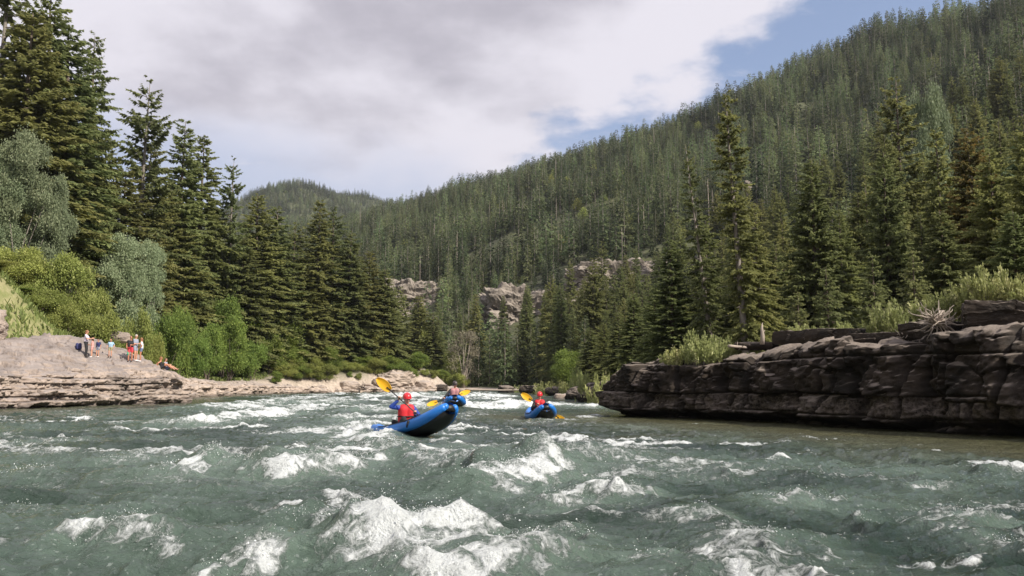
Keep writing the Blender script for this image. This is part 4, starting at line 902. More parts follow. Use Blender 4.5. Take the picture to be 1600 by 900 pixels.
ok = ((dL > 7) & ~((gy < 112) & (dL < 24)) & (dL < 400)) | ((dR > 10) & (gy > 48)) | (gy > 500)
ok &= ~((dL < 5) & (dR < 5) & (gy < 400)) & (zz > .6)
clear = fbm(gx / 60, gy / 60, 55, 4); ok &= ~((clear > .81) & (gy > 190)); ok &= (fbm(gx / 24, gy / 24, 56, 3) + rng.uniform(-.12, .12, len(gx)) > .28)
pxx = 800 + F * gx / gy; pyy = 600 - (zz - CAMH) / gy * F
for (cx_, cy_, hw, a, b, w_, h2) in cliff_pts:
    ok &= ~((np.abs(pxx - a) < w_ * .52) & (pyy > b - h2 * .5) & (pyy < b + h2 * .5 + 30 + 26 * fbm(pxx / 9, pyy * 0, 5, 2)) & (gy < cy_ + hw * 1.2))
# light green opening high on the mountain and the visitors' meadow stay open
hh_ = (.42 + 1.05 * rng.random(len(gx)) ** 1.15) * 14.5 * np.where(gy < 260, 1.12, 1.0) * (1 - .25 * sst(900, 1300, gy)) * np.where(fbm(gx / 35, gy / 35, 58, 3) > .55, .72, 1.0)
# terrain horizon, to drop what no nearby viewpoint sees
azb = np.arctan2(gx, gy); A = np.linspace(-.78, .78, 500); Rr = np.concatenate([np.arange(20, 300, 4), np.arange(300, 1900, 10)])
AA, RR = np.meshgrid(A, Rr, indexing='ij'); tt_ = (terrain(np.sin(AA) * RR, np.cos(AA) * RR) - CAMH - .5) / RR; cm = np.maximum.accumulate(tt_, 1)
rr_ = np.hypot(gx, gy); ia = np.clip(np.searchsorted(A, azb), 0, 499); ir = np.clip(np.searchsorted(Rr, rr_ - 12) - 1, 0, len(Rr) - 1)
ok &= ((zz + hh_ - CAMH) / rr_ > cm[ia, ir] - .004)
gx, gy, zz, hh_, dL = gx[ok], gy[ok], zz[ok], hh_[ok], dL[ok]
# trees close by never rise above the rows the photo shows
lim_x = [-200, 0, 180, 330, 420, 600, 700, 760, 960, 1000, 1060, 1230, 1240, 1350, 1380, 1420, 1600, 1900]; lim_y = [-50, 60, 280, 330, 350, 430, 500, 520, 480, 440, 340, 340, 330, 320, 210, 180, 170, 100]
pxx = 800 + F * gx / gy; lim = np.interp(pxx, lim_x, lim_y); zmax = CAMH + (600 - lim) / F * gy; near_ = gy < 150
hn = np.where(near_, np.minimum(hh_, (zmax - zz) / 1.1), hh_); kp = hn > 4.5; gx, gy, zz, hh_, dL = gx[kp], gy[kp], zz[kp], hn[kp], dL[kp]
app = hh_ / np.hypot(gx, gy) * (np.abs(gx) < .66 * gy) * np.where(dL > 0, .8, 1)
order = np.argsort(-app); NI = 225
print('FOREST', len(gx), 'nearest', app[order[NI]])
keys = ['c0', 'c1', 'c2', 'c3', 'c4', 'c5', 'c6', 'c0', 'c2']
for i in order[:NI]:
    left = dL[i] > 0
    if abs(gx[i] / gy[i] * F + 800 - 1240) < 10: pass
    k = keys[int(rng.integers(0, len(keys)))]
    where = 'in the forest behind the left bank' if left else ('at the foot of the mountain across the river' if gy[i] > 110 else 'in the dark stand behind the right ledge')
    put(k, gx[i], gy[i], zz[i] - .2, hh_[i] * 1.1, None, 'conifer ' + where, None, 'conifers ' + where)
rest = order[NI:]
n = len(rest)
pm = bpy.data.meshes.new('mountain_forest'); pm.vertices.add(n)
pm.vertices.foreach_set('co', np.stack([gx[rest], gy[rest], zz[rest] - .3], -1).astype(np.float32).ravel())
kind = rng.choice([0, 1, 2, 3, 4, 5, 6, 7], n, p=[.2, .16, .2, .13, .1, .12, .04, .05])
at = pm.attributes.new('kind_index', 'INT', 'POINT'); at.data.foreach_set('value', kind.astype(np.int32))
at = pm.attributes.new('tree_size', 'FLOAT', 'POINT'); at.data.foreach_set('value', (hh_[rest] / 15.0 * np.where(kind == 7, .75, 1)).astype(np.float32))
at = pm.attributes.new('spin', 'FLOAT', 'POINT'); at.data.foreach_set('value', rng.uniform(0, 6.28, n).astype(np.float32))
pm.update(); fo_ob = obj('mountain_forest', pm)
tag(fo_ob, 'dense conifer forest covering the mountain and the far hill', 'forest', kind='stuff')
ng = bpy.data.node_groups.new('forest_scatter', 'GeometryNodeTree')
ng.interface.new_socket(name='Geometry', in_out='INPUT', socket_type='NodeSocketGeometry'); ng.interface.new_socket(name='Geometry', in_out='OUTPUT', socket_type='NodeSocketGeometry')
N = ng.nodes; L_ = ng.links
gi = N.new('NodeGroupInput'); go = N.new('NodeGroupOutput'); ci = N.new('GeometryNodeCollectionInfo'); ci.inputs['Collection'].default_value = far_src; ci.inputs['Separate Children'].default_value = True; ci.inputs['Reset Children'].default_value = True
ip = N.new('GeometryNodeInstanceOnPoints'); ip.inputs['Pick Instance'].default_value = True
def na(nm, ty):
    a = N.new('GeometryNodeInputNamedAttribute'); a.data_type = ty; a.inputs['Name'].default_value = nm; return a.outputs['Attribute']
cx = N.new('ShaderNodeCombineXYZ'); L_.new(na('spin', 'FLOAT'), cx.inputs[2])
L_.new(gi.outputs[0], ip.inputs['Points']); L_.new(ci.outputs[0], ip.inputs['Instance']); L_.new(na('kind_index', 'INT'), ip.inputs['Instance Index']); L_.new(na('tree_size', 'FLOAT'), ip.inputs['Scale']); L_.new(cx.outputs[0], ip.inputs['Rotation'])
L_.new(ip.outputs[0], go.inputs[0])
md = fo_ob.modifiers.new('scatter', 'NODES'); md.node_group = ng

# ---- grass on the left slope and low cover along the banks (nobody could count it)
n = 120000; ax = rng.uniform(-66, -8, n); ay = rng.uniform(44, 128, n); dl = pdist(ax, ay, LB)
k = (dl > 4.5) & (dl < 34) & (fbm(ax / 2.2, ay / 2.2, 33, 3) > .38); ax, ay, dl = ax[k], ay[k], dl[k]; az_ = terrain(ax, ay); n = len(ax)
lean = rng.normal(0, .35, (n, 2)); hb = rng.uniform(.15, .5, n) * (.7 + .8 * fbm(ax / 4, ay / 4, 35, 2)); aa = rng.uniform(0, 3.14, n); wv = rng.uniform(.03, .1, n)
b0 = np.stack([ax, ay, az_ - .03], -1); sd = np.stack([np.cos(aa) * wv, np.sin(aa) * wv, np.zeros(n)], -1); tp = b0 + np.stack([lean[:, 0] * hb, lean[:, 1] * hb, hb], -1)
V = np.stack([b0 - sd, b0 + sd, tp + sd * .5, tp - sd * .5], 1).reshape(-1, 3)
go_ = obj('grass', mesh_np('grass', V, np.arange(len(V)).reshape(-1, 4), M['grass'], False, {'tone': np.repeat(rng.random(n), 4)})); tag(go_, 'yellow green grass and low weeds on the left bank', 'grass', kind='stuff')
n = 52000; side_l = rng.random(n) < .5; ax = np.where(side_l, rng.uniform(-50, 0, n), rng.uniform(3, 60, n)); ay = np.where(side_l, rng.uniform(60, 175, n), rng.uniform(30, 175, n))
dl = pdist(ax, ay, LB); dr = -pdist(ax, ay, RB); k = (((dl > 5) & (dl < 26)) | ((dr > 6.5) & (dr < 26))) & (fbm(ax / 3.5, ay / 3.5, 36, 3) > .45); ax, ay = ax[k], ay[k]; n = len(ax)
az_ = terrain(ax, ay) + rng.random(n) ** 1.5 * (.3 + 2.0 * np.clip(fbm(ax / 5, ay / 5, 37, 2) - .4, 0, 1)) 
dv = rng.normal(0, 1, (n, 3)); dv[:, 2] = np.abs(dv[:, 2]); dv /= np.linalg.norm(dv, axis=1)[:, None]; sd = np.cross(dv, rng.normal(0, 1, (n, 3))); sd /= np.linalg.norm(sd, axis=1)[:, None]
ln = rng.uniform(.12, .34, n)[:, None]; b0 = np.stack([ax, ay, az_], -1)
V = np.stack([b0, b0 + dv * ln * .5 + sd * ln * .3, b0 + dv * ln, b0 + dv * ln * .5 - sd * ln * .3], 1).reshape(-1, 3)
uo = obj('undergrowth', mesh_np('undergrowth', V, np.arange(len(V)).reshape(-1, 4), M['leaf'], False, {'tone': np.repeat(rng.random(n), 4)})); tag(uo, 'low leafy undergrowth at the feet of the trees on both banks', 'undergrowth', kind='stuff')

# ------------------------------------------------------------------ kayaks
M['k_blue'] = simple('blue_inflatable_fabric', (.012, .16, .56), .38, .08, 6, bump=.08, coat=.2)
M['k_black'] = simple('black_hull_rubber', (.010, .010, .012), .5, .2, 6, bump=.1)
M['k_trim'] = simple('dark_webbing', (.02, .02, .022), .8)
M['yellow'] = simple('yellow_plastic_blade', (.80, .42, .015), .4, .06)
M['shaft'] = simple('black_shaft', (.012, .012, .013), .4)
M['red'] = simple('red_vest_fabric', (.58, .018, .028), .7, .12, 14, bump=.25)
M['redh'] = simple('red_helmet_shell', (.62, .02, .03), .28, .04, coat=.5)
M['darkh'] = simple('dark_helmet_shell', (.05, .04, .04), .35, .1)
M['blue'] = simple('blue_paddling_jacket', (.015, .05, .28), .6, .15, 12, bump=.3)
M['pinkgrey'] = simple('pink_grey_vest_fabric', (.38, .18, .19), .7, .15, 12, bump=.3)
M['black'] = simple('black_fabric', (.018, .018, .022), .8, .2, 12, bump=.3)
M['skin'] = simple('skin', (.52, .27, .18), .5, .08, 12); M['skin_tan'] = simple('tanned_skin', (.46, .20, .12), .5, .08, 12)
M['hair_b'] = simple('brown_hair', (.09, .05, .028), .6, .3, 40, bump=.5); M['hair_g'] = simple('grey_hair', (.42, .38, .35), .6, .2, 40, bump=.5); M['hair_r'] = simple('light_brown_hair', (.25, .12, .055), .6, .3, 40, bump=.5)
M['eye'] = simple('eye', (.02, .015, .012), .2, .1); M['lip'] = simple('lips', (.36, .12, .10), .5)

def kayak(label, loc, yaw, pitch, roll=0):
    root = obj('kayak', None, None, loc, None); tag(root, label, 'kayak', 'blue inflatable kayaks')
    root.rotation_mode = 'XYZ'; root.matrix_world = Matrix.Translation([float(v) for v in loc]) @ Matrix.Rotation(yaw, 4, 'Z') @ Matrix.Rotation(pitch, 4, 'X') @ Matrix.Rotation(roll, 4, 'Y')
    s = np.linspace(-1, 1, 61); HL = 1.52
    hw = .15 + .225 * (1 - np.abs(s) ** 3.2) ** .75
    rz = np.where(s > 0, .30 * np.abs(s) ** 2.8, .26 * np.abs(s) ** 3.2)
    rad = .145 - .055 * np.abs(s) ** 4
    for sg in (-1, 1):
        q = np.stack([sg * hw, s * HL, rz + .17], -1); mb = MB(); mb.tube(q, rad, 18); mb.ball(q[0], rad[0]); mb.ball(q[-1], rad[-1])
        obj('side_tube', mb.mesh('side_tube', M['k_blue']), root)
        mb = MB(); mb.tube(q[12:-12] + np.array([sg * .11, 0, .115]), .012, 6); obj('rub_strip', mb.mesh('rub_strip', M['k_trim']), root)
    # black bottom sheet, wraps round the lower half of the tubes and up to the tip
    rows = []
    for i in range(len(s)):
        a = np.linspace(-1, 1, 17); wd = hw[i] + rad[i] * .93
        z = rz[i] + .005 - .035 * (1 - a ** 2) * (1 - abs(s[i]) ** 4) + .165 * np.abs(a) ** 3.0
        slope = np.gradient(rz, s * HL)[i]; ny = slope / math.hypot(1, slope); nz = 1 / math.hypot(1, slope)
        off = (z - rz[i]) - .03
        rows.append(np.stack([a * wd, np.full(17, s[i] * HL) - ny * off * 1.0, rz[i] + off * nz], -1))
    V = np.array(rows); V2 = V.copy(); V2[..., 2] += .02
    Fq = grid_faces(len(s), 17); mb = MB(); mb.add(V.reshape(-1, 3), Fq[:, ::-1]); mb.add(V2.reshape(-1, 3), Fq)
    # bow closing nose in black
    obj('hull_bottom', mb.mesh('hull_bottom', M['k_black']), root)
    mb = MB(); mb.tube([(-.15, HL * .985, rz[-1] + .14), (0, HL * 1.0, rz[-1] + .15), (.15, HL * .985, rz[-1] + .14)], [.080, .085, .080], 14); obj('bow_tip', mb.mesh('bow_tip', M['k_black']), root)
    # bow and stern decks
    for (a0, a1) in ((46, 60), (0, 12)):
        g = []
        for i in range(a0, a1 + 1): a = np.linspace(-1, 1, 9); g.append(np.stack([a * hw[i], np.full(9, s[i] * HL), rz[i] + .17 + rad[i] * .75 + .05 * (1 - a ** 2)], -1))
        g = np.array(g); g2 = g.copy(); g2[..., 2] -= .03; Fq = grid_faces(a1 - a0 + 1, 9); mb = MB(); mb.add(g.reshape(-1, 3), Fq); mb.add(g2.reshape(-1, 3), Fq[:, ::-1]); obj('deck', mb.mesh('deck', M['k_blue']), root)
    mb = MB(); mb.tube([(-.09, HL * 1.03, rz[-1] + .27), (-.07, HL * 1.08, rz[-1] + .30), (.07, HL * 1.08, rz[-1] + .30), (.09, HL * 1.03, rz[-1] + .27)], .013, 6); obj('grab_handle', mb.mesh('grab_handle', M['k_trim']), root)
    mb = MB(); mb.cap((-.22, -.42, .22), (.22, -.42, .22), .09); mb.cap((-.2, -.52, .28), (.2, -.55, .42), .07); obj('seat', mb.mesh('seat', M['k_trim']), root)
    mb = MB(); mb.cap((-.28, .35, .22), (.28, .35, .22), .08); obj('thwart', mb.mesh('thwart', M['k_blue']), root)
    return root
def paddle(label, c, d, nrm, L=2.05, cat='paddle'):
    c = np.array(c, float); d = np.array(d, float); d /= np.linalg.norm(d); nrm = np.array(nrm, float); nrm -= d * (nrm @ d); nrm /= np.linalg.norm(nrm); s3 = np.cross(nrm, d)
    root = obj('paddle', None); root.matrix_world = Matrix(((d[0], s3[0], nrm[0], c[0]), (d[1], s3[1], nrm[1], c[1]), (d[2], s3[2], nrm[2], c[2]), (0, 0, 0, 1)))
    tag(root, label, cat, 'paddles with yellow blades'); h = L / 2 - .44
    mb = MB(); mb.tube([(-h - .12, 0, 0), (0, 0, 0), (h + .12, 0, 0)], .016, 10); obj('shaft', mb.mesh('shaft', M['shaft']), root)
    for sg in (-1, 1):
        u = np.linspace(0, 1, 15); a = np.linspace(-1, 1, 9); wdt = .105 * np.clip(np.sin(np.pi * (u * .86 + .10)), 0, 1) ** .62 * (1 - .35 * np.clip(u - .8, 0, 1) * 5 * .6) + .012
        g = np.stack([sg * (h + u[:, None] * .46 + 0 * a), a[None] * wdt[:, None], .020 * (a[None] ** 2) - .018 * np.sin(np.pi * u)[:, None]], -1)
        g2 = g.copy(); g2[..., 2] -= .010 + .014 * (1 - np.abs(a[None])) ** 3 * (1 - u[:, None]); Fq = grid_faces(15, 9); mb = MB(); mb.add(g.reshape(-1, 3), Fq); mb.add(g2.reshape(-1, 3), Fq[:, ::-1])
        rim = np.vstack([g[:, 0], g[-1], g[::-1, -1], g[0, ::-1]]); mb.tube(rim - np.array([0, 0, .005]), .007, 5)
        obj('blade', mb.mesh('blade', M['yellow']), root)
    return root
def ik(a, b, l1, l2, pole):
    a, b, pole = map(lambda v: np.array(v, float), (a, b, pole)); d = b - a; D = np.linalg.norm(d); Dm = min(D, (l1 + l2) * .995); d /= D; b = a + d * Dm
    x = (l1 ** 2 - l2 ** 2 + Dm ** 2) / (2 * Dm); h_ = math.sqrt(max(l1 ** 2 - x ** 2, 0)); p = pole - d * (pole @ d); p /= np.linalg.norm(p) + 1e-9
    return a + d * x + p * h_, b
def add_hand(mb, wrist, fdir, palm, right, grip=.5, s=1.0, ff=1.0):
    """fdir: along the fingers; palm: the side the fingers curl to"""
    f = np.array(fdir, float); f /= np.linalg.norm(f); n = np.array(palm, float); n -= f * (n @ f); n /= np.linalg.norm(n) + 1e-9; sd = np.cross(f, n) * (1 if right else -1)
    w = np.array(wrist, float); S = .178 * s
    for k in (-1, -.33, .33, 1): mb.cap(w + f * .01 + sd * k * .018 * s, w + f * S * .50 + sd * k * .031 * s, .013 * s, .0125 * s)
    for i, (k, ln) in enumerate(((1, .40), (.33, .45), (-.33, .42), (-1, .33))):
        b = w + f * S * .50 + sd * k * .031 * s; a1 = grip * .9; a2 = grip * 2.1; a3 = grip * 3.0
        p1 = b + (f * math.cos(a1) + n * math.sin(a1)) * S * ln * .48; p2 = p1 + (f * math.cos(a2) + n * math.sin(a2)) * S * ln * .33; p3 = p2 + (f * math.cos(a3) + n * math.sin(a3)) * S * ln * .25
        r = .0088 * s * ff; mb.cap(b, p1, r * 1.08, r); mb.cap(p1, p2, r, r * .95); mb.cap(p2, p3, r * .95, r * .85)
    b = w + f * S * .14 + sd * .024 * s; t1 = b + (f * .55 + sd * .75 + n * .35) * S * .24; t2 = t1 + (f * .8 + sd * .15 * (1 - grip) + n * (.3 + grip)) * S * .18; mb.cap(b, t1, .0135 * s, .011 * s); mb.cap(t1, t2, .011 * s, .0095 * s)
def person(label, loc, yaw, J, cloth, group=None, hair=None, helmet=None, skin='skin', scale=1.0, grip=(.5, .5), vox=.010):
    """J: joints in metres, the figure faces +Y, its right hand is on +X"""
    root = obj('person', None); root.matrix_world = Matrix.Translation([float(v) for v in loc]) @ Matrix.Rotation(yaw, 4, 'Z') @ Matrix.Scale(scale, 4)
    tag(root, label, 'person', group)
    J = {k: np.array(v, float) for k, v in J.items()}
    hip, ch, nk, hd = J['hip'], J['chest'], J['neck'], J['head']; f = J.get('look', np.array([0, 1., 0])); f = f / np.linalg.norm(f)
    up = hd - nk; up /= np.linalg.norm(up); f = f - up * (f @ up); f /= np.linalg.norm(f); rt_ = np.cross(f, up); Rm = np.stack([rt_, f, up], 1)
    mb = MB()
    X_ = np.array([1, 0, 0.]); cx_ = J.get('tx', X_)
    mb.cap(hip - X_ * .07, hip + X_ * .07, .105); mb.cap(hip - X_ * .04, ch - cx_ * .075, .10, .105); mb.cap(hip + X_ * .04, ch + cx_ * .075, .10, .105); mb.cap(J['shl'], J['shr'], .058); mb.cap(ch, nk, .10, .052)
    mb.cap(nk, hd - up * .05, .05, .048); mb.ball(hd + up * .02, (.074, .094, .108), rot=Rm); mb.ball(hd - up * .055 + f * .028, (.05, .055, .05), rot=Rm)
    mb.cap(hd + up * .015 + f * .088, hd - up * .018 + f * .104, .010, .015); 
    for sg in (-1, 1): mb.ball(hd + rt_ * sg * .077 - f * .005, (.010, .020, .030), rot=Rm)
    for sg, S_ in ((-1, 'l'), (1, 'r')):
        el, hn = ik(J['sh' + S_], J['hand' + S_], .285, .26, J.get('pole' + S_, (sg * .6, -.4, -1)))
        J['el' + S_] = el; J['wr' + S_] = hn
        mb.cap(J['sh' + S_], el, .052, .040); mb.cap(el, hn, .040, .026)
        fd = J.get('fd' + S_, (hn - el)); pm_ = J.get('palm' + S_, np.array([-sg * 1., .3, 0])); add_hand(mb, hn, fd, pm_, sg > 0, grip[0 if sg < 0 else 1], 1.0, 1.1)
        hp = hip + X_ * sg * .09; kn, an = ik(hp, J['foot' + S_], .42, .42, J.get('kp' + S_, (sg * .15, 1, .2))); J['kn' + S_] = kn; J['an' + S_] = an; J['hp' + S_] = hp
        mb.cap(hp, kn, .085, .056); mb.cap(kn, kn * .65 + an * .35 - np.array([0, .012, 0]), .054, .054); mb.cap(kn * .65 + an * .35 - np.array([0, .012, 0]), an, .054, .036)
        td = J.get('toe', np.array([0, 1., 0])); mb.cap(an - np.array([0, 0, .03]), an + td * .14 - np.array([0, 0, .045]), .036, .030)
    obj('body', remesh(mb.mesh('body', None), 'body', M[skin], vox, 4), root)
    for sg in (-1, 1):
        mb = MB(); mb.ball(hd + rt_ * sg * .031 + f * .088 + up * .022, (.012, .008, .008), 10, 7, Rm); obj('eye', mb.mesh('eye', M['eye']), root)
    mb = MB(); mb.ball(hd + f * .088 - up * .052, (.024, .007, .007), 10, 7, Rm); obj('mouth', mb.mesh('mouth', M['lip']), root)
    def garment(nm, mat, parts, vx=.014):
        g = MB()
        for pcs in parts: g.cap(*pcs)
        obj(nm, remesh(g.mesh(nm, None), nm, M[mat], vx, 3), root)
    lerp = lambda a, b, t: a + (b - a) * t
    tors = lambda e: [(hip - X_ * .05 + (0, 0, .04), ch - cx_ * .075, .115 + e, .118 + e), (hip + X_ * .05 + (0, 0, .04), ch + cx_ * .075, .115 + e, .118 + e), (lerp(J['shl'], ch, .1), lerp(J['shr'], ch, .1), .066 + e), (ch, lerp(ch, nk, .75), .115 + e, .06 + e)]
    if 'top' in cloth:
        mat, sl = cloth['top']; parts = tors(.004)
        for S_ in 'lr':
            if sl > 0: parts.append((J['sh' + S_], lerp(J['sh' + S_], J['el' + S_], min(1, sl)), .066, .056))
            if sl > 1: parts.append((J['el' + S_], lerp(J['el' + S_], J['wr' + S_], sl - 1), .054, .042))
        garment('shirt' if sl < 1 else 'jacket', mat, parts)
    if 'vest' in cloth:
        e = .035; fy = np.array([0, 1., 0]) if 'look' not in J else f
        parts = [(lerp(hip, ch, .28) - cx_ * .07, lerp(hip, ch, 1.12) - cx_ * .085, .13 + e * .6, .12 + e * .6), (lerp(hip, ch, .28) + cx_ * .07, lerp(hip, ch, 1.12) + cx_ * .085, .13 + e * .6, .12 + e * .6), (lerp(J['shl'], nk, .45), ch - cx_ * .08, .06, .12), (lerp(J['shr'], nk, .45), ch + cx_ * .08, .06, .12)]
        garment('life_vest', cloth['vest'], parts, .014)
        mb2 = MB(); c0 = lerp(hip, ch, .55); a_ = np.linspace(0, 2 * np.pi, 33); mb2.tube(np.stack([c0[0] + np.cos(a_) * .232, c0[1] + np.sin(a_) * .165, c0[2] + a_ * 0], -1), .014, 6); obj('vest_strap', mb2.mesh('vest_strap', M['k_trim']), root)
    if 'bottom' in cloth:
        mat, ln = cloth['bottom']; parts = [(hip - X_ * .06, hip + X_ * .06, .122), (hip + (0, 0, .04), hip + (0, 0, .10), .12)]
        for S_ in 'lr':
            parts.append((J['hp' + S_], lerp(J['hp' + S_], J['kn' + S_], min(1, ln)), .102, .085 if ln < 1 else .074))
            if ln > 1: parts.append((J['kn' + S_], lerp(J['kn' + S_], J['an' + S_], ln - 1), .072, .056))
        garment('shorts' if ln < 1 else 'trousers', mat, parts)
    if cloth.get('shoes'):
        for S_ in 'lr':
            g = MB(); an = J['an' + S_]; td = J.get('toe', np.array([0, 1., 0])); g.cap(an - (0, 0, .035), an + td * .15 - (0, 0, .05), .046, .040); obj('shoe', g.mesh('shoe', M[cloth['shoes']]), root)
    if hair:
        g = MB(); g.ball(hd + up * .035 - f * .016, (.084, .098, .100), 18, 12, Rm)
        if hair[1]: g.cap(hd - f * .06, hd - f * .07 - up * hair[1], .06, .04)
        m_ = g.mesh('hair', M[hair[0]]); obj('hair', m_, root)
    if helmet:
        g = MB(); g.ball((0, 0, 0), (.112, .134, .122), 24, 16); V = np.vstack(g.V); low = V[:, 2] < -.035; V[:, 2] = np.where(low, -.035, V[:, 2])
        V[:, 1] += 0; V = V @ Rm.T + (hd + up * .055 - f * .012); g.V = [V]; hm = obj('helmet', g.mesh('helmet', M[helmet]), root)
        g = MB(); a_ = np.linspace(.25, np.pi - .25, 15); pv = np.stack([np.cos(a_) * .108, np.sin(a_) * .150 - .005, -.012 + 0 * a_], -1) @ Rm.T + (hd + up * .055 - f * .012); g.tube(pv, .011, 6); obj('visor', g.mesh('visor', M[helmet]), hm)
        g = MB()
        for sg in (-1, 1): g.tube([hd + rt_ * sg * .098 + up * .03, hd + rt_ * sg * .085 - up * .04, hd - up * .108 + f * .03], .006, 5)
        obj('chin_strap', g.mesh('chin_strap', M['k_trim']), hm)
    return root
def to_local(p, loc, yaw, s=1.0):
    d = (np.array(p, float) - np.array(loc, float)) / s; c, s_ = math.cos(-yaw), math.sin(-yaw); return np.array([d[0] * c - d[1] * s_, d[0] * s_ + d[1] * c, d[2]])
def vec_local(v, yaw):
    c, s_ = math.cos(-yaw), math.sin(-yaw); v = np.array(v, float); return np.array([v[0] * c - v[1] * s_, v[0] * s_ + v[1] * c, v[2]])
def yaw_of(d): return math.atan2(-d[0], d[1])
def kayaker(label, seat, yaw, cloth, helmet, pad_c, pad_d, look=None, grip=.28, lean=.06, lab_hair=None):
    d = np.array(pad_d, float); d /= np.linalg.norm(d); c = np.array(pad_c, float)
    e = vec_local(d, yaw)
    if e[0] < 0: d = -d
    off = np.array([0, 0, 0.])
    hl, hr = to_local(c - d * grip, seat, yaw), to_local(c + d * grip, seat, yaw)
    ld = vec_local(d, yaw)
    J = dict(hip=(0, 0, .11), chest=(0, lean * .7, .42), neck=(0, lean, .56), head=(0, lean + .03, .72), shl=(-.175, lean * .8, .50), shr=(.175, lean * .8, .50), handl=hl + (0, -.035, -.05), handr=hr + (0, -.035, -.05),
             footl=(-.14, .80, .10), footr=(.14, .80, .10), kpl=(-.3, 0, 1), kpr=(.3, 0, 1), toe=(0, .5, .8), fdl=(0.1, .5, .9), fdr=(-.1, .5, .9), palml=(0, 1, -.2), palmr=(0, 1, -.2), polel=(-1, -.3, -.8), poler=(1, -.3, -.8))
    if look is not None: J['look'] = vec_local(look, yaw)
    return person(label, seat, yaw, J, cloth, 'kayakers', None, helmet, grip=(.75, .75))
# 1: the near kayak, bow high on the wave
kd = np.array([.70, -.714]); z1 = wz(*KAY1); print('K1 water', z1)
K1 = np.array([KAY1[0], KAY1[1], .03]); kayak('big blue inflatable kayak rearing up nearest the camera, black bottom showing', K1, yaw_of(kd), R(11), R(-7))
seat = np.array([K1[0] - kd[0] * .30, K1[1] - kd[1] * .30, .235]); pc = P(636, 633, seat[1] - .36); pdv = np.array([.76, -.05, -.65])
paddle('paddle with its broad yellow blade raised above the nearest kayak', pc, pdv, (-.25, -1, .1))
kayaker('kayaker in red helmet, red vest and blue sleeves in the nearest kayak', seat, yaw_of((.35, -.94)), {'top': ('blue', 1.85), 'vest': 'red', 'bottom': ('black', 1.8), 'shoes': 'black'}, 'redh', pc, pdv, (.5, -.87, 0))
# 2: behind its bow, on top of a wave
kd = np.array([.10, -.995]); K2 = np.array([KAY2[0] - .06, KAY2[1] + 1.0, .40]); kayak('blue inflatable kayak half hidden behind the nearest one', K2, yaw_of(kd), R(-3), R(3))
seat = np.array([K2[0] - kd[0] * .35 + .02, K2[1] - kd[1] * .35, .59]); pc = P(701, 622, seat[1] - .34); a_ = P(728, 613, pc[1]) - P(668, 632, pc[1])
paddle('paddle held almost level behind the nearest kayak', pc, (a_[0], .25, a_[2] * 1.05), (-.2, -1, .5), 1.9)
kayaker('kayaker in dark helmet and pinkish vest on the wave behind', seat, yaw_of((.3, -.95)), {'top': ('black', 1.7), 'vest': 'pinkgrey', 'bottom': ('black', 1.8), 'shoes': 'black'}, 'darkh', pc, (a_[0], .1, a_[2]), (.6, -.8, -.1))
# 3: the right hand kayak
kd = np.array([.12, -.993]); K3 = np.array([KAY3[0], KAY3[1], .0]); kayak('small looking blue kayak alone on the right, facing the camera', K3, yaw_of(kd), R(2.5), R(5))
seat = np.array([K3[0] - kd[0] * .3, K3[1] - kd[1] * .3, .17]); pc = P(850, 638, seat[1] - .36); a_ = P(878, 655, pc[1]) - P(824, 620, pc[1])
paddle('paddle dipped into the water beside the kayak on the right', pc, (a_[0], -.1, a_[2]), (-.25, -1, .2), 2.0)
kayaker('kayaker in red helmet and dark sleeves in the kayak on the right', seat, yaw_of((.05, -1)), {'top': ('black', 1.8), 'vest': 'red', 'bottom': ('black', 1.8), 'shoes': 'black'}, 'redh', pc, (a_[0], 0, a_[2]))

# ------------------------------------------------------------------ visitors on the rock
M['lav'] = simple('pale_lavender_cloth', (.62, .56, .66), .8, .1, 12, bump=.3); M['pink'] = simple('pink_cloth', (.62, .32, .30), .8); M['navy'] = simple('navy_cloth', (.03, .035, .12), .8); M['lblue'] = simple('light_blue_cloth', (.33, .50, .66), .8, .1, 12, bump=.3)
M['khaki'] = simple('khaki_cloth', (.33, .30, .17), .8); M['redc'] = simple('red_cloth', (.52, .04, .06), .8); M['white'] = simple('white_cloth', (.76, .74, .76), .8, .05, 12, bump=.3); M['denim'] = simple('denim_cloth', (.13, .17, .28), .8); M['greyc'] = simple('grey_blue_cloth', (.27, .30, .38), .8); M['green'] = simple('green_bottle', (.02, .35, .2), .4)
bpy.context.view_layer.update()
dgr = bpy.context.evaluated_depsgraph_get()
def ground_at(px, py):
    t_ = pick(px, py, 30, 120)
    d = Vector(ray(px, py)).normalized(); bst = None
    inv = ll.matrix_world.inverted(); ok_, loc, nrm_, fi = ll.ray_cast(inv @ Vector((0, 0, CAMH)), inv.to_3x3() @ d)
    if ok_:
        w = np.array(ll.matrix_world @ loc); return w if (t_ is None or w[1] < t_[1] + .5) else t_
    return t_
def stand(label, px, feet, top, cloth, hair, yaw, hands, skin='skin', Yf=50., look=None, stance=.1):
    g = ground_at(px, feet + 1); g = None if g is not None and g[1] > 66 else g; g = g if g is not None else P(px, feet, Yf); Yd = g[1]; print('STAND', label[:20], g)
    sc = (feet - top) * Yd / F / 1.74; (hl, hr) = hands
    J = dict(hip=(0, 0, .93), chest=(0, .01, 1.24), neck=(0, 0, 1.44), head=(0, .03, 1.60), shl=(-.17, 0, 1.38), shr=(.17, 0, 1.38), handl=hl, handr=hr, footl=(-stance, .02, .08), footr=(stance, .05, .08), polel=(-.6, -1, -.3), poler=(.6, -1, -.3))
    if look is not None: J['look'] = look
    return person(label, g - np.array([0, 0, .02]), yaw, J, cloth, 'visitors standing on the rock shelf', hair, None, skin, sc, (.3, .3), .013), g
side = ((-.24, .04, .86), (.24, .04, .86)); fold = ((-.05, .26, 1.15), (.08, .28, 1.12))
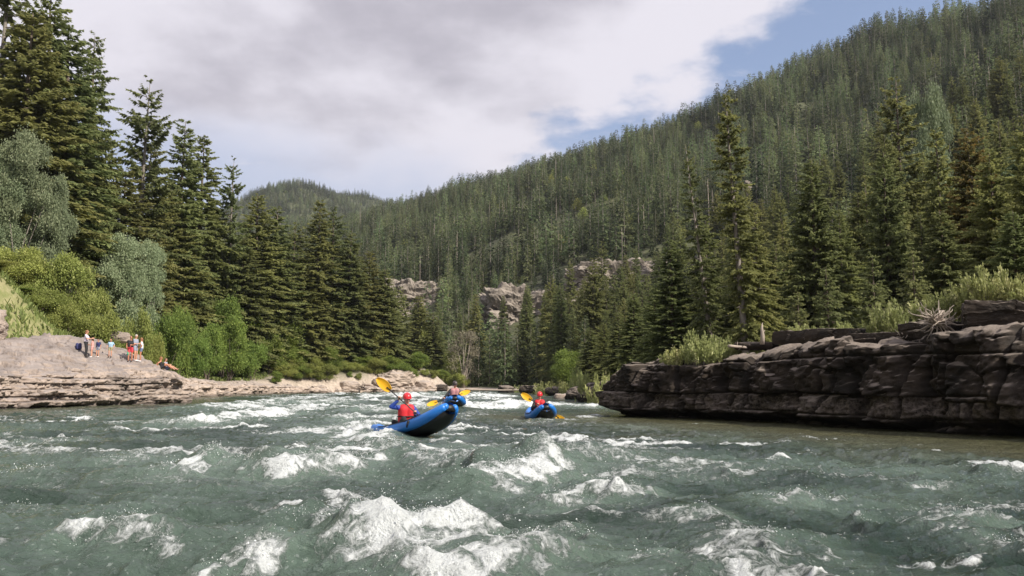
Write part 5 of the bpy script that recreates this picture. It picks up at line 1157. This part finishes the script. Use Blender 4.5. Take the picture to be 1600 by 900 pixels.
stand('adult in pale lavender top and black trousers, leftmost of the visitors', 133, 556, 514, {'top': ('lav', .6), 'bottom': ('black', 1.9), 'shoes': 'black'}, ('hair_r', .10), R(-75), ((-.1, .38, 1.2), (.15, .36, 1.18)), look=(0, 1, 0))
stand('child in pink between the lavender top and the navy top', 143.5, 557, 527, {'top': ('pink', .4), 'bottom': ('pink', .5), 'shoes': 'white'}, ('hair_b', .12), R(100), fold)
stand('child in navy top and pale shorts', 152.5, 557, 528, {'top': ('navy', .6), 'bottom': ('greyc', .5), 'shoes': 'white'}, ('hair_b', .05), R(170), side)
stand('child in a light blue shirt and khaki shorts standing alone', 172, 557, 528, {'top': ('lblue', .7), 'bottom': ('khaki', .6), 'shoes': 'black'}, ('hair_r', .03), R(190), ((-.3, .1, .95), (.3, .1, .95)))
p5, g5 = stand('visitor in black top and red shorts', 203, 564, 523, {'top': ('black', .4), 'bottom': ('redc', .65), 'shoes': 'black'}, ('hair_b', .12), R(-160), ((-.1, .3, 1.1), (.22, .1, .9)), 'skin_tan')
stand('grey haired visitor in grey blue top behind the white shirt', 210.5, 563, 521, {'top': ('greyc', .7), 'bottom': ('greyc', .5), 'shoes': 'white'}, ('hair_g', 0), R(-100), fold, Yf=51)
stand('visitor in white top and denim shorts', 220, 564, 526, {'top': ('white', .6), 'bottom': ('denim', .4), 'shoes': 'white'}, ('hair_r', .08), R(110), ((-.22, .16, .95), (.05, .3, 1.12)), 'skin_tan')
def sit(label, px, seatpy, yaw, cloth, hair, reach, scale=1.0, skin='skin', Yf=57., back=.0):
    best = None
    for Yt in np.arange(50, 60, .2):
        q = P(px, seatpy, Yt); hit = ll.ray_cast(Vector((q[0], Yt, 12)), Vector((0, 0, -1))); zs = max(hit[1][2] if hit[0] else -9, tz(q[0], Yt))
        e = abs(zs - q[2])
        if best is None or e < best[0]: best = (e, np.array([q[0], Yt, zs]))
    print('SIT', best); g = best[1] - np.array([0, 0, .02]); g = g if g is not None else P(px, seatpy, Yf); print('SIT', g)
    J = dict(hip=(0, 0, .11), chest=(0, -.05 - back, .42), neck=(0, -.06 - back * 1.3, .60), head=(0, -.03 - back * 1.3, .76), shl=(-.17, -.06 - back, .54), shr=(.17, -.06 - back, .54), handl=(-.22, reach[0], .16 if reach[0] < 0 else .4), handr=(.22, reach[1], .16 if reach[1] < 0 else .4), footl=(-.12, .74, .07), footr=(.14, .66, .07), kpl=(-.2, 0, 1), kpr=(.2, 0, 1), polel=(-.8, -.8, .1), poler=(.8, -.8, .1), toe=(0, .6, .6))
    return person(label, g, yaw, J, cloth, 'visitors seated on the rock shelf', hair, None, skin, scale, (.2, .2), .013)
sit('person with bare shoulders and dark top sitting on the rock edge', 252, 572, R(-60), {'top': ('black', .0), 'bottom': ('black', .5)}, ('hair_r', .12), (-.3, -.3), .95, 'skin_tan')
sit('person in blue grey shorts sitting with both legs stretched out', 260.5, 574, R(-95), {'top': ('greyc', .3), 'bottom': ('denim', .5)}, ('hair_b', .08), (-.35, .3), .95, 'skin', back=.05)
# bag on the rock and bottle in the hand
mb = MB(); mb.cap((-.10, 0, .14), (-.10, 0, .38), .12, .10); mb.cap((.10, 0, .14), (.10, 0, .38), .12, .10); mb.cap((0, -.1, .12), (0, -.1, .24), .09)
g = ground_at(122.5, 546); g = None if g is not None and g[1] > 66 else g; g = g if g is not None else P(122.5, 541, 52)
bag = obj('backpack', None, None, g - np.array([0, 0, .03])); tag(bag, 'dark backpack standing on the rock left of the lavender top', 'backpack')
obj('pack_body', remesh(mb.mesh('pack', None), 'pack_body', M['navy'], .015, 3), bag, scale=.95)
mb = MB(); mb.tube([(-.08, .13, .44), (-.10, .2, .3), (-.08, .13, .12)], .018, 6); mb.tube([(.08, .13, .44), (.10, .2, .3), (.08, .13, .12)], .018, 6); obj('strap', mb.mesh('strap', M['black']), bag, scale=.95)
mb = MB(); mb.cap((0, 0, .04), (0, 0, .17), .045); mb.cap((0, 0, .2), (0, 0, .24), .02); tag(obj('water_bottle', mb.mesh('water_bottle', M['green']), None, g5 + np.array([.0, -.35, .40])), 'green bottle held low in front of the red shorts', 'bottle')

# ------------------------------------------------------------------ light, sky, air
SUN_EL = 39.0; sd_ = np.array([.82, -.57]); sd_ /= np.linalg.norm(sd_)
sun_d = bpy.data.lights.new('sun', 'SUN'); sun = bpy.data.objects.new('sun', sun_d); COL.objects.link(sun)
sun_d.energy = 4.9; sun_d.angle = R(.6); sun_d.color = (1, .92, .78)
dirv = Vector((sd_[0] * math.cos(R(SUN_EL)), sd_[1] * math.cos(R(SUN_EL)), math.sin(R(SUN_EL)))); sun.rotation_euler = dirv.to_track_quat('Z', 'Y').to_euler()
wd = bpy.data.worlds.new('World'); scene.world = wd; wd.use_nodes = True; t = NT(wd.node_tree)
sky = t.n('ShaderNodeTexSky', sky_type='NISHITA', sun_disc=False); sky.sun_elevation = R(SUN_EL); sky.sun_rotation = math.atan2(sd_[0], sd_[1]); sky.altitude = 1800; sky.air_density = 1.0; sky.dust_density = 1.2
g_ = t.n('ShaderNodeTexCoord').outputs['Generated']; sx = t.n('ShaderNodeSeparateXYZ', i_0=g_)
dx, dy, dz = sx.outputs[0], sx.outputs[1], sx.outputs[2]
iz = t.m('DIVIDE', 1.0, t.m('ADD', t.m('MAXIMUM', dz, 0.0), .22))
plane = t.n('ShaderNodeCombineXYZ', i_0=t.m('MULTIPLY', dx, iz), i_1=t.m('MULTIPLY', dy, iz), i_2=0.0).outputs[0]
n_a = t.noise(plane, 1.5, 8, .52, dist=.25); n_b = t.noise(plane, 4.5, 7, .55); n_c = t.noise(plane, .8, 4, .5)
# where the big cloud lies: bounded by two lines in azimuth / elevation (sky directions)
iy = t.m('DIVIDE', 1.0, t.m('MAXIMUM', dy, .25)); a_ = t.m('MULTIPLY', dx, iy); e_ = t.m('MULTIPLY', dz, iy)
right_d = t.m('ADD', t.m('MULTIPLY', t.m('SUBTRACT', a_, .20), .57), t.m('MULTIPLY', t.m('SUBTRACT', e_, .352), -.82))
nz_ = t.m('SUBTRACT', n_a, .5)
mr = t.ss(.030, -.03, t.m('ADD', t.m('ADD', right_d, .035), t.m('MULTIPLY', t.m('ADD', nz_, t.m('MULTIPLY', t.m('SUBTRACT', n_b, .5), 1.1)), .22)))
low_d = t.m('SUBTRACT', e_, t.m('SUBTRACT', .345, t.m('MULTIPLY', t.m('ADD', a_, .40), .24)))
ml = t.ss(-.10, .05, t.m('ADD', low_d, t.m('MULTIPLY', nz_, .22)))
dens = t.m('MULTIPLY', mr, t.m('ADD', .08, t.m('MULTIPLY', ml, .92)))
back = t.m('MULTIPLY', t.ss(.5, .62, n_a), t.ss(.3, .1, dy)); dens = t.m('MAXIMUM', dens, back)
wisp = t.m('MULTIPLY', t.ss(.52, .72, t.noise(t.maps(plane, (1, 2.2, 1)), 2.4, 7, .6)), .65); dens = t.m('MAXIMUM', dens, wisp)
# grey undersides
g1 = t.m('ADD', t.m('POWER', t.m('DIVIDE', t.m('ADD', a_, .17), .24), 2.0), t.m('POWER', t.m('DIVIDE', t.m('SUBTRACT', e_, .44), .12), 2.0)); g1 = t.m('EXPONENT', t.m('MULTIPLY', g1, -1.0))
g2 = t.m('ADD', t.m('POWER', t.m('DIVIDE', t.m('SUBTRACT', a_, .09), .13), 2.0), t.m('POWER', t.m('DIVIDE', t.m('SUBTRACT', e_, .52), .05), 2.0)); g2 = t.m('EXPONENT', t.m('MULTIPLY', g2, -1.0))
gg = t.m('ADD', t.m('ADD', t.m('MULTIPLY', g1, .75), t.m('MULTIPLY', g2, .6)), t.m('ADD', t.m('MULTIPLY', nz_, 2.6), t.m('MULTIPLY', t.m('SUBTRACT', n_b, .5), 1.3)))
cl = t.mix(t.ss(.0, .95, gg), (6.0, 5.75, 6.25, 1), (3.4, 3.2, 3.65, 1))
haz = t.mix(t.ss(.42, .12, e_), t.mix(1.0, sky.outputs[0], (1, 1, 1, 1), 'MULTIPLY'), (4.6, 5.1, 6.4, 1))
skc = t.mix(.45, sky.outputs[0], (2.5, 3.3, 5.3, 1)); skc = t.mix(t.ss(.36, .22, e_), skc, (3.5, 4.0, 5.3, 1))
fin = t.mix(t.m('MULTIPLY', dens, .97), skc, cl)
t.n('ShaderNodeOutputWorld', i_Surface=t.n('ShaderNodeBackground', i_Color=fin, i_Strength=.1).outputs[0])

# the air: even thin haze round everything
HAZE = 0.00009
if HAZE > 0:
    mb = MB(); b0 = np.array([-2700, -420, -4.0]); b1 = np.array([2700, 3300, 620.0])
    V = np.array([[b0[0], b0[1], b0[2]], [b1[0], b0[1], b0[2]], [b1[0], b1[1], b0[2]], [b0[0], b1[1], b0[2]], [b0[0], b0[1], b1[2]], [b1[0], b0[1], b1[2]], [b1[0], b1[1], b1[2]], [b0[0], b1[1], b1[2]]])
    Fq = np.array([[0, 3, 2, 1], [4, 5, 6, 7], [0, 1, 5, 4], [1, 2, 6, 5], [2, 3, 7, 6], [3, 0, 4, 7]])
    hm, t = newmat('haze'); t.nt.nodes.clear()
    vol = t.n('ShaderNodeVolumePrincipled'); vol.inputs['Color'].default_value = (.86, .92, 1, 1); vol.inputs['Density'].default_value = HAZE; vol.inputs['Anisotropy'].default_value = .2
    o_ = t.n('ShaderNodeOutputMaterial'); t.nt.links.new(vol.outputs[0], o_.inputs['Volume'])
    tag(obj('haze', mesh_np('haze', V, Fq, hm)), 'thin even haze over the whole valley', 'haze', kind='stuff')

vs = scene.view_settings; vs.view_transform = 'Standard'; vs.look = 'None'; vs.exposure = 0.52; vs.gamma = 1; vs.use_curve_mapping = False
scene.render.engine = 'CYCLES'
cy = scene.cycles; cy.use_denoising = True; cy.max_bounces = 6; cy.diffuse_bounces = 4; cy.glossy_bounces = 2; cy.transmission_bounces = 3; cy.volume_bounces = 0; cy.transparent_max_bounces = 4; cy.volume_max_steps = 32; cy.caustics_reflective = False; cy.caustics_refractive = False
